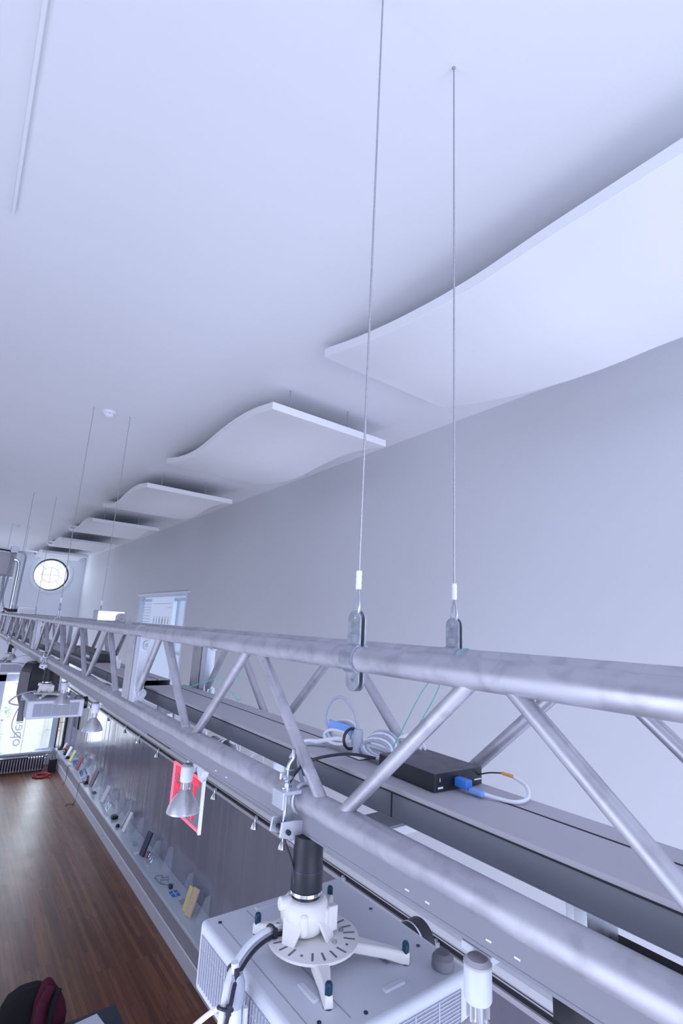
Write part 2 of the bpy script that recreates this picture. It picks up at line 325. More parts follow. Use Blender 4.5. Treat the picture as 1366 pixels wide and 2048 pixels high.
# tall shop window on the far wall
def bars(mb, xs, zs, x0, x1, z0, z1, y0, y1, w):
    for x in xs: mb.box(x-w/2, x+w/2, y0, y1, z0, z1)
    for z in zs: mb.box(x0, x1, y0, y1, z-w/2, z+w/2)
    return mb
w2 = MB()
w2.box(0.2, 3.16, YF+0.05, YF+0.22, -4.05, -3.99).box(0.2, 3.16, YF+0.05, YF+0.22, -2.05, -1.85).box(0.2, 3.16, YF+0.05, YF+0.22, -1.53, -1.45)
w2.box(0.2, 0.3, YF+0.05, YF+0.22, -4.0, -1.45).box(1.38, 1.60, YF+0.05, YF+0.22, -4.0, -1.45).box(3.0, 3.16, YF+0.04, YF+0.24, -4.0, -1.45)
tag(w2.build('window_2', 'frame', None, 0.006), None, None, None, 'structure')
w2 = bpy.data.objects['window_2']
bars(MB(), (0.84, 2.02, 2.40, 2.78), (-2.55, -3.0, -3.5), 0.25, 3.02, -4.0, -1.5, YF+0.12, YF+0.14, 0.014).build('glazing_bar', 'frame', w2)
MB().box(0.3, 3.0, YF+0.15, YF+0.156, -4.0, -1.5).build('window_pane', 'glass', w2)
MB().box(0.2, 3.10, YF-0.12, YF+0.05, -4.10, -4.04).build('window_sill', 'frame', w2, 0.006)
w3 = tag(MB().box(3.16, 3.19, YF+0.02, YF+0.2, -4.0, -1.45).box(3.37, 3.41, YF-0.03, YF+0.2, -4.0, -1.45).box(3.16, 3.4, YF+0.02, YF+0.2, -1.53, -1.45).build('window_3', 'gap'), None, None, None, 'structure')
bars(MB(), (3.28,), (-2.4, -3.3), 3.19, 3.37, -4.0, -1.5, YF+0.08, YF+0.1, 0.014).build('glazing_bar', 'frame', w3)
MB().box(3.19, 3.37, YF+0.11, YF+0.116, -4.0, -1.5).build('window_pane', 'glass', w3)
# window high on the right wall, shaded
w4 = tag(MB().box(XR-0.01, XN, WY0, WY0+0.05, WZ0, WZ1).box(XR-0.01, XN, WY1-0.05, WY1, WZ0, WZ1).box(XR-0.01, XN, WY0, WY1, WZ0, WZ0+0.05).box(XR-0.02, XN, WY0, WY1, WZ1-0.04, WZ1).build('window_4', 'frame', None, 0.004), None, None, None, 'structure')
bars(MB(), (), (0.30,), 0, 0, 0, 0, 0, 0, 0.0)
MB().box(XR+0.05, XR+0.08, WY0+0.05, WY1-0.05, 0.32, 0.37).box(XR+0.05, XR+0.08, 9.22, 9.27, WZ0, 0.33).box(XR+0.05, XR+0.08, 10.75, 10.80, WZ0, 0.33).box(XR+0.05, XR+0.08, WY0+0.05, WY1-0.05, -0.62, -0.58).build('window_frame', 'frame', w4)
MB().box(XR+0.10, XR+0.104, WY0+0.05, WY1-0.05, WZ0+0.05, WZ1-0.04).build('window_pane', 'shade', w4)
mb = MB()
for k in range(26): mb.obox((XR+0.055, 11.1, 0.27-k*0.06), (0.012, 0, 0.006), (0, 0.28, 0), (0, 0, 0.0015))
mb.build('blind', 'white', w4)
# soffit rail, skirting, ceiling edge
struct('trim_1', MB().box(3.05, XN, YB, YF, RAILZ-0.045, RAILZ+0.0), 'wall', bevel=0.004)
mb = MB().box(3.06, 3.14, YB, YF, RAILZ-0.075, RAILZ-0.048).box(3.09, 3.14, YB, YF, RAILZ-0.12, RAILZ-0.075).box(3.06, 3.14, YB, YF, RAILZ-0.15, RAILZ-0.118)
rail = thing('lighting_rail', 'long grey two-slot lighting rail under the edge of the upper right wall', 'rail', (3.1, 0, RAILZ-0.1))
mb.build('channel', 'duct', rail, 0.002)
MB().box(3.070, 3.0905, YB, YF, RAILZ-0.0755, RAILZ-0.0735).box(3.080, 3.092, YB, YF, RAILZ-0.119, RAILZ-0.074).build('slot', 'gap', rail)
MB().box(3.058, 3.062, YB, YF, RAILZ-0.063, RAILZ-0.058).build('slot', 'gap', rail)
for y in (1.12, 1.2, 1.45, 1.52, 2.2, 2.27, 3.3, 3.37):
    pass

# long display bench under the niche
bench = thing('display_bench', 'long low white bench with pale top running below the glossy grey wall', 'bench', (XR, 7.0, ZF))
MB().box(XR, XN, YB, YF-0.02, ZF, ZF+0.20).build('base', 'bench', bench, 0.004)
MB().box(XR-0.012, XR, YB, YF-0.02, ZF+0.19, ZF+0.215).build('lip', 'white', bench, 0.003)
MB().box(XR+0.006, XN, YB, YF-0.02, ZF+0.20, ZF+0.405).build('recessed_front', 'benchdark', bench)
MB().box(XR-0.015, XN, YB, YF-0.02, ZF+0.405, ZF+0.45).build('top', 'benchtop', bench, 0.004)
BT = ZF + 0.45

# ------------------------------------------------------------------ wave panels under the ceiling
PROF = [(0, 1.592), (0.15, 1.622), (0.31, 1.648), (0.5, 1.664), (0.75, 1.668), (1.04, 1.650), (1.25, 1.628), (1.44, 1.615), (1.63, 1.620), (1.82, 1.638), (2.03, 1.668), (2.25, 1.712), (2.42, 1.752)]
PROF_NEAR = [(0, 1.600), (0.5, 1.594), (0.9, 1.590), (1.2, 1.574), (1.45, 1.581), (1.75, 1.611), (2.0, 1.650), (2.2, 1.688), (2.42, 1.742)]
def zprof(s, K):
    # top surface of the panel along its length (0 near end .. 2.42 far end)
    for (a, za), (b, zb) in zip(K, K[1:]):
        if s <= b:
            t = (s-a)/(b-a); return za + (zb-za)*t
    return K[-1][1]
def zsm(s, K=PROF): return sum(zprof(min(max(s+d, 0), 2.42), K) for d in (-0.08, -0.04, 0, 0.04, 0.08))/5
def wave_panel(x0, x1, y0, label, K):
    t = thing('wave_ceiling_panel', label, 'ceiling panel', ((x0+x1)/2, y0+1.2, 1.53), 'white wave panels hung under the ceiling')
    n = 40; T = 0.058; vs = []; fs = []
    for i in range(n+1):
        s = 2.42*i/n; z = zsm(s, K)
        vs += [(x0, y0+s, z-T), (x1, y0+s, z-T), (x1, y0+s, z), (x0, y0+s, z)]
    for i in range(n):
        a = 4*i; b = a+4
        fs += [(a, a+1, b+1, b), (a+1, a+2, b+2, b+1), (a+2, a+3, b+3, b+2), (a+3, a, b, b+3)]
    fs += [(0, 3, 2, 1), (4*n, 4*n+1, 4*n+2, 4*n+3)]
    MB().add(vs, fs).build('panel', 'panel', t, 0.002)
    for px, s in ((x0+0.2, 0.10), (x1-0.35, 0.10), (x0+0.2, 2.3), (x1-0.35, 2.3)):
        MB().cyl((px, y0+s, zsm(s, K)-0.005), (px, y0+s, ZC+0.002), 0.004, n=8).build('hanger', 'wire', t)
    return t
place = ['nearest large white wave panel, cut by the right edge, above the truss', 'second white wave panel from the camera, seen whole below the ceiling', 'third white wave panel from the camera, right of the smoke detector',
         'fourth white wave panel from the camera along the right wall', 'fifth white wave panel from the camera, small and far off', 'farthest white wave panel, just above the round window']
wave_panel(1.61, 2.73, 0.02, place[0], PROF_NEAR)
p0 = wave_panel(1.61, 2.73, 3.09, place[1], PROF)
for k in range(2, 6): dup(p0, (p0.location[0], 1.22+3.07*k, 1.53), place[k])
struct('trim_2', MB().box(-0.105, -0.088, -1.2, 2.5, ZC-0.022, ZC+0.01), 'ceil', bevel=0.003)

# ------------------------------------------------------------------ truss
XA, XB, ZT, ZB, RC = 0.682, 0.990, -0.062, -0.370, 0.0255
TR = thing('lighting_truss', 'long silver aluminium box truss hung from steel cables across the picture', 'truss', ((XA+XB)/2, 7.0, ZB))
joints = [-0.99, 2.41, 5.81, 9.21, 12.61, 15.0]
for nm, x, z in (('chord', XA, ZT), ('chord', XB, ZT), ('chord', XA, ZB), ('chord', XB, ZB)):
    mb = MB()
    for a, b in zip(joints, joints[1:]):
        mb.cyl((x, a+0.002, z), (x, b-0.002, z), RC, n=28)
    for j in joints[1:-1]: mb.cyl((x, j-0.05, z), (x, j+0.05, z), RC+0.0015, n=28)
    mb.build(nm, 'alu', TR)
def seg_nodes(s, e, rev):
    if rev:
        out = [(e-0.03, 0), (e-0.34, 1)]; y = e-0.34; k = 0
        while y-0.39 > s+0.1: y -= 0.39; out.append((y, k)); k = 1-k
        return out
    out = [(s+0.20, 0), (s+0.545, 1)]; y = s+0.545; k = 0
    while y+0.385 < e-0.08: y += 0.385; out.append((y, k)); k = 1-k
    return out
for a, b in zip(joints, joints[1:]):
    nd = seg_nodes(a, b, a < 0)
    for x in (XA, XB):
        for (y1, k1), (y2, k2) in zip(nd, nd[1:]):
            d = 0.022 * (1 if y2 > y1 else -1)
            MB().cyl((x, y1+d, ZT if k1 else ZB), (x, y2-d, ZT if k2 else ZB), 0.0136, n=14).build('brace', 'alu', TR)
for j in joints[1:-1]:
    for x, sg in ((XA, 1), (XB, -1)):
        for y0, y1, mt_ in ((j-0.112, j-0.052, 'aluplate'), (j-0.046, j+0.064, 'alu')):
            # channel-shaped post: web facing along the truss, two flanges
            MB().box(x-0.020, x+0.022, y0, y0+0.005, ZB+0.02, ZT-0.02).box(x-0.020, x-0.015, y0, y1, ZB+0.02, ZT-0.02).box(x+0.017, x+0.022, y0, y1, ZB+0.02, ZT-0.02).build('end_post', mt_, TR, 0.0015)
        for z in (ZT-0.055, ZB+0.055):
            xx = x + 0.012
            MB().cyl((xx, j-0.125, z), (xx, j-0.113, z), 0.019, n=20).cyl((xx, j-0.134, z), (xx, j-0.12, z), 0.0105, n=6).cyl((xx, j-0.14, z), (xx, j+0.12, z), 0.006, n=10).build('joint_bolt', 'zinc', TR)

# hanger sets: cable + ferrule + thimble + strap clamp
def hanger(x, y, label):
    t = thing('hanging_cable', label, 'cable', (x, y, ZT), 'steel cables holding up the truss')
    zt = ZT
    MB().cyl((x, y, zt+0.175), (x, y, ZC+0.01), 0.0026, n=8).build('wire', 'wire', t)
    MB().cyl((x, y, zt+0.142), (x, y, zt+0.182), 0.0062, n=12).cyl((x, y, zt+0.147), (x, y, zt+0.153), 0.0068, n=12).cyl((x, y, zt+0.160), (x, y, zt+0.166), 0.0068, n=12).cyl((x, y, zt+0.172), (x, y, zt+0.178), 0.0068, n=12).build('ferrule', 'white', t)
    pts = [(x, y-0.002, zt+0.145), (x, y-0.010, zt+0.122), (x, y-0.014, zt+0.105), (x, y-0.010, zt+0.090), (x, y, zt+0.084), (x, y+0.010, zt+0.090), (x, y+0.014, zt+0.105), (x, y+0.010, zt+0.122), (x, y+0.002, zt+0.145)]
    pts = [(p[0]+(p[1]-y)*0.5, p[1], p[2]) for p in pts]
    MB().tube(pts, 0.003, 8, smooth=4).build('thimble', 'zinc', t)
    # strap: two plates that wrap the chord
    W2 = 0.020
    for s_ in (-1, 1):
        m = MB(); n = 14
        xo = 0.0045
        # upper ear with rounded top
        ear = [(x+s_*xo, y-W2, zt+0.018)] + [(x+s_*xo, y - W2*math.cos(PI*i/n), zt+0.078+W2*math.sin(PI*i/n)) for i in range(n+1)] + [(x+s_*xo, y+W2, zt+0.018)]
        m.prism(ear, (s_*0.004, 0, 0))
        low = [(x+s_*xo, y-W2, zt-0.024)] + [(x+s_*xo, y - W2*math.cos(PI*i/n), zt-0.045-W2*math.sin(PI*i/n)) for i in range(n+1)] + [(x+s_*xo, y+W2, zt-0.024)]
        m.prism(low, (s_*0.004, 0, 0))
        # half ring
        k = 14; vs = []; fs = []
        for i in range(k+1):
            a = math.radians(8) + (PI-math.radians(16))*i/k
            for r_ in (RC+0.0005, RC+0.0045):
                for yy in (y-W2, y+W2): vs.append((x+s_*r_*math.sin(a), yy, zt+r_*math.cos(a)))
        for i in range(k):
            a = 4*i; b = a+4
            q = [(a, b, b+1, a+1), (a+2, a+3, b+3, b+2), (a, a+2, b+2, b), (a+1, b+1, b+3, a+3)]
            fs += q if s_ < 0 else [f[::-1] for f in q]
        fs += [(0, 1, 3, 2), (4*k, 4*k+2, 4*k+3, 4*k+1)]
        m.add(vs, fs).build('strap_plate', 'zinc', t)
    MB().cyl((x-0.011, y, zt+0.043), (x+0.011, y, zt+0.043), 0.004, n=10).cyl((x-0.014, y, zt+0.043), (x-0.0085, y, zt+0.043), 0.0072, n=6).cyl((x+0.0085, y, zt+0.043), (x+0.014, y, zt+0.043), 0.0072, n=6).build('strap_bolt', 'chrome', t)
    MB().cyl((x-0.011, y, zt-0.046), (x+0.011, y, zt-0.046), 0.004, n=10).cyl((x-0.013, y, zt-0.046), (x-0.0085, y, zt-0.046), 0.006, n=6).build('strap_bolt', 'zinc', t)
    MB().cyl((x-0.0105, y, zt+0.086), (x+0.0105, y, zt+0.086), 0.0045, n=10).build('pin', 'chrome', t)
    MB().lathe([(0.002, ZC-0.006), (0.005, ZC-0.004), (0.006, ZC+0.001)], (x, y, 0)).build('ceiling_anchor', 'wire', t)
    return t
h0 = hanger(XA, 0.845, 'nearest steel cable clamped round the front top tube of the truss')
hl = [(XB, 0.845, 'second nearest steel cable, clamped to the rear top tube of the truss'),
      (XA, 4.68, 'thin steel cable just left of the smoke detector, on the front tube'), (XB, 4.68, 'thin steel cable just right of the smoke detector, on the rear tube'),
      (XA, 8.95, 'far thin cable crossing left of the round window, on the front tube'), (XB, 8.95, 'far thin cable crossing the middle of the round window, on the rear tube'),
      (XA, 12.6, 'farthest thin cable on the front truss tube near the left edge'), (XB, 12.6, 'farthest thin cable on the rear truss tube, beside the conduits')]
for x, y, lb in hl: dup(h0, (x, y, ZT), lb)

# ------------------------------------------------------------------ grey wire duct resting in the truss
def duct(y0, y1, label):
    t = thing('wire_duct', label, 'cable duct', (0.868, (y0+y1)/2, -0.368), 'grey wire duct lengths inside the truss')
    x0, x1, xm, zt, zb = 0.772, 0.962, 0.898, -0.312, -0.366
    MB().box(x0, x0+0.003, y0, y1, zb, zt-0.002).box(x1-0.003, x1, y0, y1, zb, zt).box(x0, x1, y0, y1, zb-0.003, zb).build('trough', 'ductshade', t, 0.0008)
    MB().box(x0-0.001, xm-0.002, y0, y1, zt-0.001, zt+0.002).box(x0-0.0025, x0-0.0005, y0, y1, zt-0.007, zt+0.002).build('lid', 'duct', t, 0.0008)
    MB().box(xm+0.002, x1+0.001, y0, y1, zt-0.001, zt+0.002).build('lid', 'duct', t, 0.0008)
    MB().box(xm-0.003, xm+0.003, y0, y1, zt-0.004, zt+0.0024).box(x0-0.0030, x0+0.001, y0, y1, zt-0.0095, zt-0.0065).build('seam', 'gap', t)
    yy = y0+0.5
    m = MB()
    while yy < y1: m.box(x0-0.0012, x0+0.001, yy, yy+0.003, zb, zt-0.008); yy += 1.22
    m.build('joint_line', 'gap', t)
    return t
duct(-0.9, 2.5, 'nearest length of flat grey wire duct lying inside the truss, black box on it')
duct(2.72, 14.8, 'far length of grey wire duct inside the truss beyond the first end frame')
for y, dy in ((0.98, 0.045), (2.58, 0.07), (3.50, 0.05), (4.48, 0.05), (5.6, 0.05), (7.2, 0.05), (9.0, 0.05)):
    nm = {0.98: 'white cross plate under the truss right of the near projector mount', 2.58: 'white cross plate under the truss at the first end frame', 3.50: 'white cross plate under the truss, next one beyond the first end frame', 4.48: 'white cross plate under the truss above the second projector',
          5.6: 'white cross plate under the truss beyond the black loudspeaker', 7.2: 'white cross plate under the truss near the third projector', 9.0: 'farthest white cross plate under the truss'}[y]
    solo(MB().box(XA+0.03, XB+0.02, y-dy, y+dy, ZB-RC-0.054, ZB-RC-0.042).box(XA+0.032, XB+0.018, y-dy-0.004, y-dy-0.0002, ZB-RC-0.064, ZB-RC-0.044), 'cross_plate', 'white', nm, 'plate', ((XA+XB)/2, y, ZB-RC-0.02), 'white cross plates under the truss', 0.002)
# lighting tracks under both lower tubes
for x, lb in ((XA+0.006, 'grey spotlight track fixed under the front bottom tube of the truss'), (XB, 'grey spotlight track fixed under the rear bottom tube of the truss')):
    t = thing('lighting_track', lb, 'track', (x, 7, ZB-RC-0.05), 'grey spotlight tracks under the truss')
    z1 = ZB-RC+0.006; z0 = ZB-RC-0.034
    MB().box(x-0.020, x+0.016, -0.9, 14.8, z0+0.006, z1).box(x-0.020, x-0.012, -0.9, 14.8, z0, z0+0.006).box(x+0.008, x+0.016, -0.9, 14.8, z0, z0+0.006).build('track_body', 'track', t, 0.001)
    MB().box(x-0.012, x+0.008, -0.9, 14.8, z0+0.004, z0+0.0062).build('track_slot', 'gap', t)
    for y in (0.46, 0.505, 0.62, 0.665, 1.36, 1.43): MB().box(x-0.0206, x-0.0198, y, y+0.009, z0+0.016, z0+0.0185).build('track_mark', 'white', t)

# ------------------------------------------------------------------ PAR spotlights
def spot(x, y, label, cat='spotlight', tilt=None):
    z = ZB-RC-0.052
    t = thing('track_spotlight', label, cat, (x, y, z), 'white spotlights under the truss')
    q = lambda P: [(r*0.80, h*0.72) for r, h in P]
    MB().box(x+0.012, x+0.038, y-0.014, y+0.04, z-0.012, z-0.0005).cyl((x+0.024, y+0.01, z-0.032), (x+0.024, y+0.01, z-0.002), 0.007, n=12).cyl((x+0.012, y+0.01, z-0.026), (x+0.027, y+0.01, z-0.026), 0.005, n=12).build('track_adapter', 'lampw', t, 0.002)
    MB().lathe(q([(0.0005, -0.006), (0.012, -0.0055), (0.021, -0.009), (0.0245, -0.016), (0.0245, -0.070), (0.0225, -0.074), (0.0005, -0.074)][::-1]), (x, y, z)).build('socket', 'lampw', t)
    MB().lathe(q([(0.0252, -0.014), (0.0252, -0.010), (0.018, -0.003), (0.0005, -0.002)]), (x, y, z)).build('socket_cap', 'duct', t)
    m = MB().lathe(q([(0.0005, -0.110), (0.0135, -0.108), (0.0135, -0.074), (0.0005, -0.072)]), (x, y, z), n=16)
    for k in range(8):
        a = 2*PI*k/8; m.obox((x+0.012*math.cos(a), y+0.012*math.sin(a), z-0.064), (0.004*math.cos(a), 0.004*math.sin(a), 0), (-0.0015*math.sin(a), 0.0015*math.cos(a), 0), (0, 0, 0.010))
    m.build('lamp_neck', 'reflector', t)
    MB().shell(q([(0.0135, -0.104), (0.021, -0.114), (0.034, -0.130), (0.048, -0.152), (0.058, -0.172), (0.0620, -0.186), (0.0635, -0.190), (0.0635, -0.1945), (0.059, -0.196)]), (x, y, z), n=32).build('reflector', 'reflector', t)
    MB().lathe(q([(0.0005, -0.197), (0.030, -0.196), (0.0575, -0.191), (0.0575, -0.186), (0.0005, -0.186)]), (x, y, z), n=32).build('lamp_face', 'lens', t)
    return t
s0 = spot(XA, 1.675, 'large white spotlight with silver cone hanging in front of the exit sign')
for x, y, lb in ((XA, 3.0, 'silver-coned spotlight just right of the second projector'), (XA, 3.94, 'silver-coned spotlight in front of the second projector grille'),
                 (XA, 5.65, 'small silver-coned spotlight in front of the black loudspeaker'), (XA, 7.6, 'small farthest spotlight by the third projector'),
                 (XA, 0.54, 'white spotlight nearest the camera at the bottom of the picture'), (XB, 1.625, 'silver spotlight seen between duct and lower tube, left of the near projector clamp'),
                 (XB, 0.56, 'silver spotlight half hidden behind the lower tube at bottom right')):
    dup(s0, (x, y, ZB-RC-0.052), lb)
# sideways lamp with ring yoke
t = thing('tilted_spotlight', 'silver spotlight turned sideways in a white ring under the duct', 'spotlight', (XB-0.03, 2.06, -0.45))
MB().torus((0.955, 1.95, -0.487), (0.25, 1, 0.1), 0.042, 0.004, 28, 8).build('ring', 'lampw', t)
MB().shell([(0.020, 0.0), (0.026, 0.05), (0.030, 0.11), (0.046, 0.16), (0.050, 0.17)], (0.955, 2.10, -0.490), (-0.15, -1, 0.0), 24, 0.002).lathe([(0.001, 0.0), (0.024, 0.002), (0.024, 0.04), (0.001, 0.045)], (0.955, 2.10, -0.490), (-0.15, -1, 0.0)).build('reflector', 'reflector', t)
MB().box(0.93, 0.98, 1.86, 1.90, -0.452, -0.441).cyl((0.955, 1.93, -0.445), (0.955, 1.93, -0.43), 0.01).build('bracket', 'lampw', t)
solo(MB().torus((0.955, 1.72, -0.478), (0.3, 1, 0), 0.026, 0.0035, 26, 8).box(0.94, 0.97, 1.71, 1.75, -0.456, -0.442), 'lamp_ring', 'lampw', 'small empty white lamp ring hanging below the duct', 'lamp ring', (0.955, 1.72, -0.46))

# ------------------------------------------------------------------ tiny rail lights
def tiny(y, label):
    x = 3.10; z = RAILZ-0.095
    t = thing('rail_light', label, 'spotlight', (x, y, z), 'tiny silver spotlights on the wall rail')
    MB().cyl((x-0.03, y, z-0.002), (x-0.05, y, z-0.002), 0.012, n=12).cyl((x-0.055, y+0.0, z+0.002), (x-0.055, y, z-0.028), 0.0045, n=8).obox((x-0.055, y-0.03, z-0.005), (0.012, 0, 0), (0, 0.012, 0), (0, 0, 0.012)).cyl((x-0.055, y-0.03, z-0.005), (x-0.055, y, z-0.012), 0.003, n=8).build('clip', 'aluplate', t, 0.001)
    MB().cyl((x-0.055, y, z-0.02), (x-0.055, y, z-0.055), 0.008, n=10).build('stem', 'chrome', t)
    MB().shell([(0.010, -0.050), (0.017, -0.062), (0.028, -0.080), (0.038, -0.102), (0.042, -0.115)], (x-0.055, y, z), n=20, t=0.002).lathe([(0.001, -0.102), (0.034, -0.102), (0.014, -0.06), (0.001, -0.06)], (x-0.055, y, z), n=16).build('reflector', 'chrome', t)
    return t
names = ['nearest tiny silver rail light, above the projector corner', 'tiny silver rail light right of the black projector pole', 'tiny silver rail light touching the left of the black projector pole',
         'tiny silver rail light left of the projector clamp, in mid grey wall', 'tiny silver rail light just right of the exit sign', 'tiny silver rail light left of the exit sign, under the lower tube',
         'second tiny rail light left of the exit sign', 'third tiny rail light left of the exit sign', 'fourth tiny rail light left of the exit sign, over the wall reflection', 'tiny rail light right of the second projector lens',
         'tiny rail light directly above the second projector lens', 'farthest tiny rail light visible on the rail']
t0 = tiny(2.78, names[0])
for y, lb in zip((3.84, 4.83, 5.42, 6.52, 8.8, 9.87, 10.8, 12.12, 13.9, 15.3, 16.7), names[1:]): dup(t0, (3.10, y, RAILZ-0.095), lb)

# ------------------------------------------------------------------ EXIT sign
ex = thing('exit_sign', 'red-lettered clear EXIT sign hanging edge-on behind the big spotlight', 'exit sign', (0.90, 2.19, -0.80))
X0 = 0.90; Y0, Y1, Z0, Z1 = 2.03, 2.36, -0.800, -0.615
MB().box(X0-0.003, X0+0.003, Y0, Y1, Z0, Z1).build('panel', 'signclear', ex)
b_ = 0.005
MB().box(X0-0.0045, X0+0.0045, Y0, Y1, Z0, Z0+b_).box(X0-0.0045, X0+0.0045, Y0, Y1, Z1-b_, Z1).box(X0-0.0045, X0+0.0045, Y1-b_, Y1, Z0, Z1).build('glowing_edge', 'pink', ex)
MB().box(X0-0.0055, X0+0.0055, Y0-0.006, Y0+0.004, Z0-0.004, Z1).build('end_edge', 'white', ex)
def text_mesh(body, size, m, parent, name, mat4, ext=0.001, bold=0.0):
    cu = bpy.data.curves.new(name, 'FONT'); cu.body = body; cu.size = size; cu.align_x = 'CENTER'; cu.align_y = 'CENTER'; cu.extrude = ext; cu.offset = bold
    o = bpy.data.objects.new('tmp', cu); S.collection.objects.link(o)
    bpy.context.view_layer.update()
    me = bpy.data.meshes.new_from_object(o.evaluated_get(bpy.context.evaluated_depsgraph_get()))
    bpy.data.objects.remove(o); me.transform(mat4); me.materials.clear(); me.materials.append(M_[m])
    ob = bpy.data.objects.new(name, me); S.collection.objects.link(ob); ob.parent = parent
    return ob
# reads EXIT seen from -X : text x -> -Y, text y -> +Z, normal -> -X
og = ORG[ex.name]
mt = Matrix(((0, 0, -1, X0-0.0045-og[0]), (-1, 0, 0, (Y0+Y1)/2-og[1]), (0, 1, 0, (Z0+Z1)/2-0.002-og[2]), (0, 0, 0, 1)))
sc_ = Matrix.Diagonal((0.80, 1.42, 1, 1))
text_mesh('EXIT', 0.155, 'red', ex, 'lettering', mt @ sc_, 0.0025, 0.0015)
MB().cyl((X0, Y0+0.02, Z1+0.002), (X0, Y0+0.02, ZB-RC-0.01), 0.006, n=10).build('hanging_rod', 'lampw', ex)
MB().cyl((X0-0.014, Y0+0.02, Z1+0.035), (X0+0.014, Y0+0.02, Z1+0.035), 0.030, n=8).box(X0-0.01, X0+0.01, Y0+0.0, Y0+0.04, Z1-0.004, Z1+0.02).box(X0-0.02, X0+0.02, Y0-0.02, Y1+0.02, ZB-RC-0.035, ZB-RC-0.01).build('mounting_hub', 'lampw', ex, 0.002)

# ------------------------------------------------------------------ projector with its ceiling mount
PX0, PX1, PY0, PY1, PZ0, PZ1 = 0.55, 0.93, 0.75, 1.185, -0.768, -0.640
def projector(label):
    t = thing('projector', label, 'projector', ((PX0+PX1)/2, 0.955, PZ0), 'white projectors hung under the truss')
    MB().box(PX0, PX1, PY0, PY1, PZ0, PZ1).build('housing', 'proj', t, 0.010, seg=3)
    # top mouldings
    MB().box(PX0+0.10, PX0+0.102, PY0+0.03, PY1-0.02, PZ1-0.001, PZ1+0.0006).box(PX0+0.03, PX0+0.032, PY0+0.02, PY1-0.03, PZ1-0.001, PZ1+0.0006).box(PX1-0.135, PX1-0.125, PY0+0.10, PY0+0.21, PZ1-0.001, PZ1+0.0008).build('panel_line', 'grill', t)
    for q in ((0.740, 0.79, PY0+0.04, PY0+0.055, PZ1-0.002, PZ1+0.004), (0.615, 0.63, PY0+0.09, PY0+0.145, PZ1-0.002, PZ1+0.004), (PX0+0.12, PX0+0.22, PY1-0.035, PY1-0.02, PZ1-0.002, PZ1+0.003)): MB().box(*q).build('moulded_rib', 'proj', t, 0.003)
    # vents: left side, near side, right side
    m = MB(); z0, z1 = PZ0+0.018, PZ1-0.022
    m.box(PX0-0.001, PX0+0.002, PY0+0.03, PY1-0.015, z0, z1-0.026).box(PX0-0.001, PX0+0.002, PY0+0.03, PY1-0.015, z1-0.020, z1)
    m.box(PX0+0.04, PX1-0.035, PY0-0.001, PY0+0.002, z0, z1)
    m.build('vent', 'grill', t)
    m = MB()
    for k in range(36): y = PY0+0.035+k*(PY1-PY0-0.055)/35; m.box(PX0-0.003, PX0+0.001, y-0.0012, y+0.0012, z0, z1)
    for k in range(6): x = PX0+0.04+(PX1-PX0-0.075)*k/5; m.box(x-0.0015, x+0.0015, PY0-0.003, PY0+0.001, z0, z1)
    for k in range(16): z = z0+(z1-z0)*k/15; m.box(PX0+0.04, PX1-0.035, PY0-0.0026, PY0+0.001, z-0.0007, z+0.0007)
    m.build('vent_slat', 'slat', t)
    for fx, fy in ((PX1-0.045, PY0+0.035),):
        MB().lathe([(0.020, -0.004), (0.022, 0.004), (0.021, 0.018), (0.014, 0.026), (0.001, 0.028)], (fx, fy, PZ1), n=20).build('foot', 'rubber', t)
    MB().cyl((PX1-0.004, PY0+0.19, -0.692), (PX1+0.055, PY0+0.19, -0.692), 0.043, 0.046, n=28).build('lens_barrel', 'black', t)
    MB().cyl((PX1+0.020, PY0+0.19, -0.692), (PX1+0.024, PY0+0.19, -0.692), 0.0455, n=28).build('lens_ring', 'chrome', t)
    MB().cyl((PX1+0.054, PY0+0.19, -0.692), (PX1+0.0555, PY0+0.19, -0.692), 0.036, n=28).build('lens_glass', 'teal', t)
    m = MB()
    for sx, sy in ((0.893, 0.86), (0.60, 0.80), (0.68, 0.775), (0.775, 1.15), (0.87, 1.14), (0.90, 1.02), (0.58, 1.15)): m.cyl((sx, sy, PZ1-0.001), (sx, sy, PZ1+0.0015), 0.004, n=10)
    m.build('screw', 'teal', t)
    return t
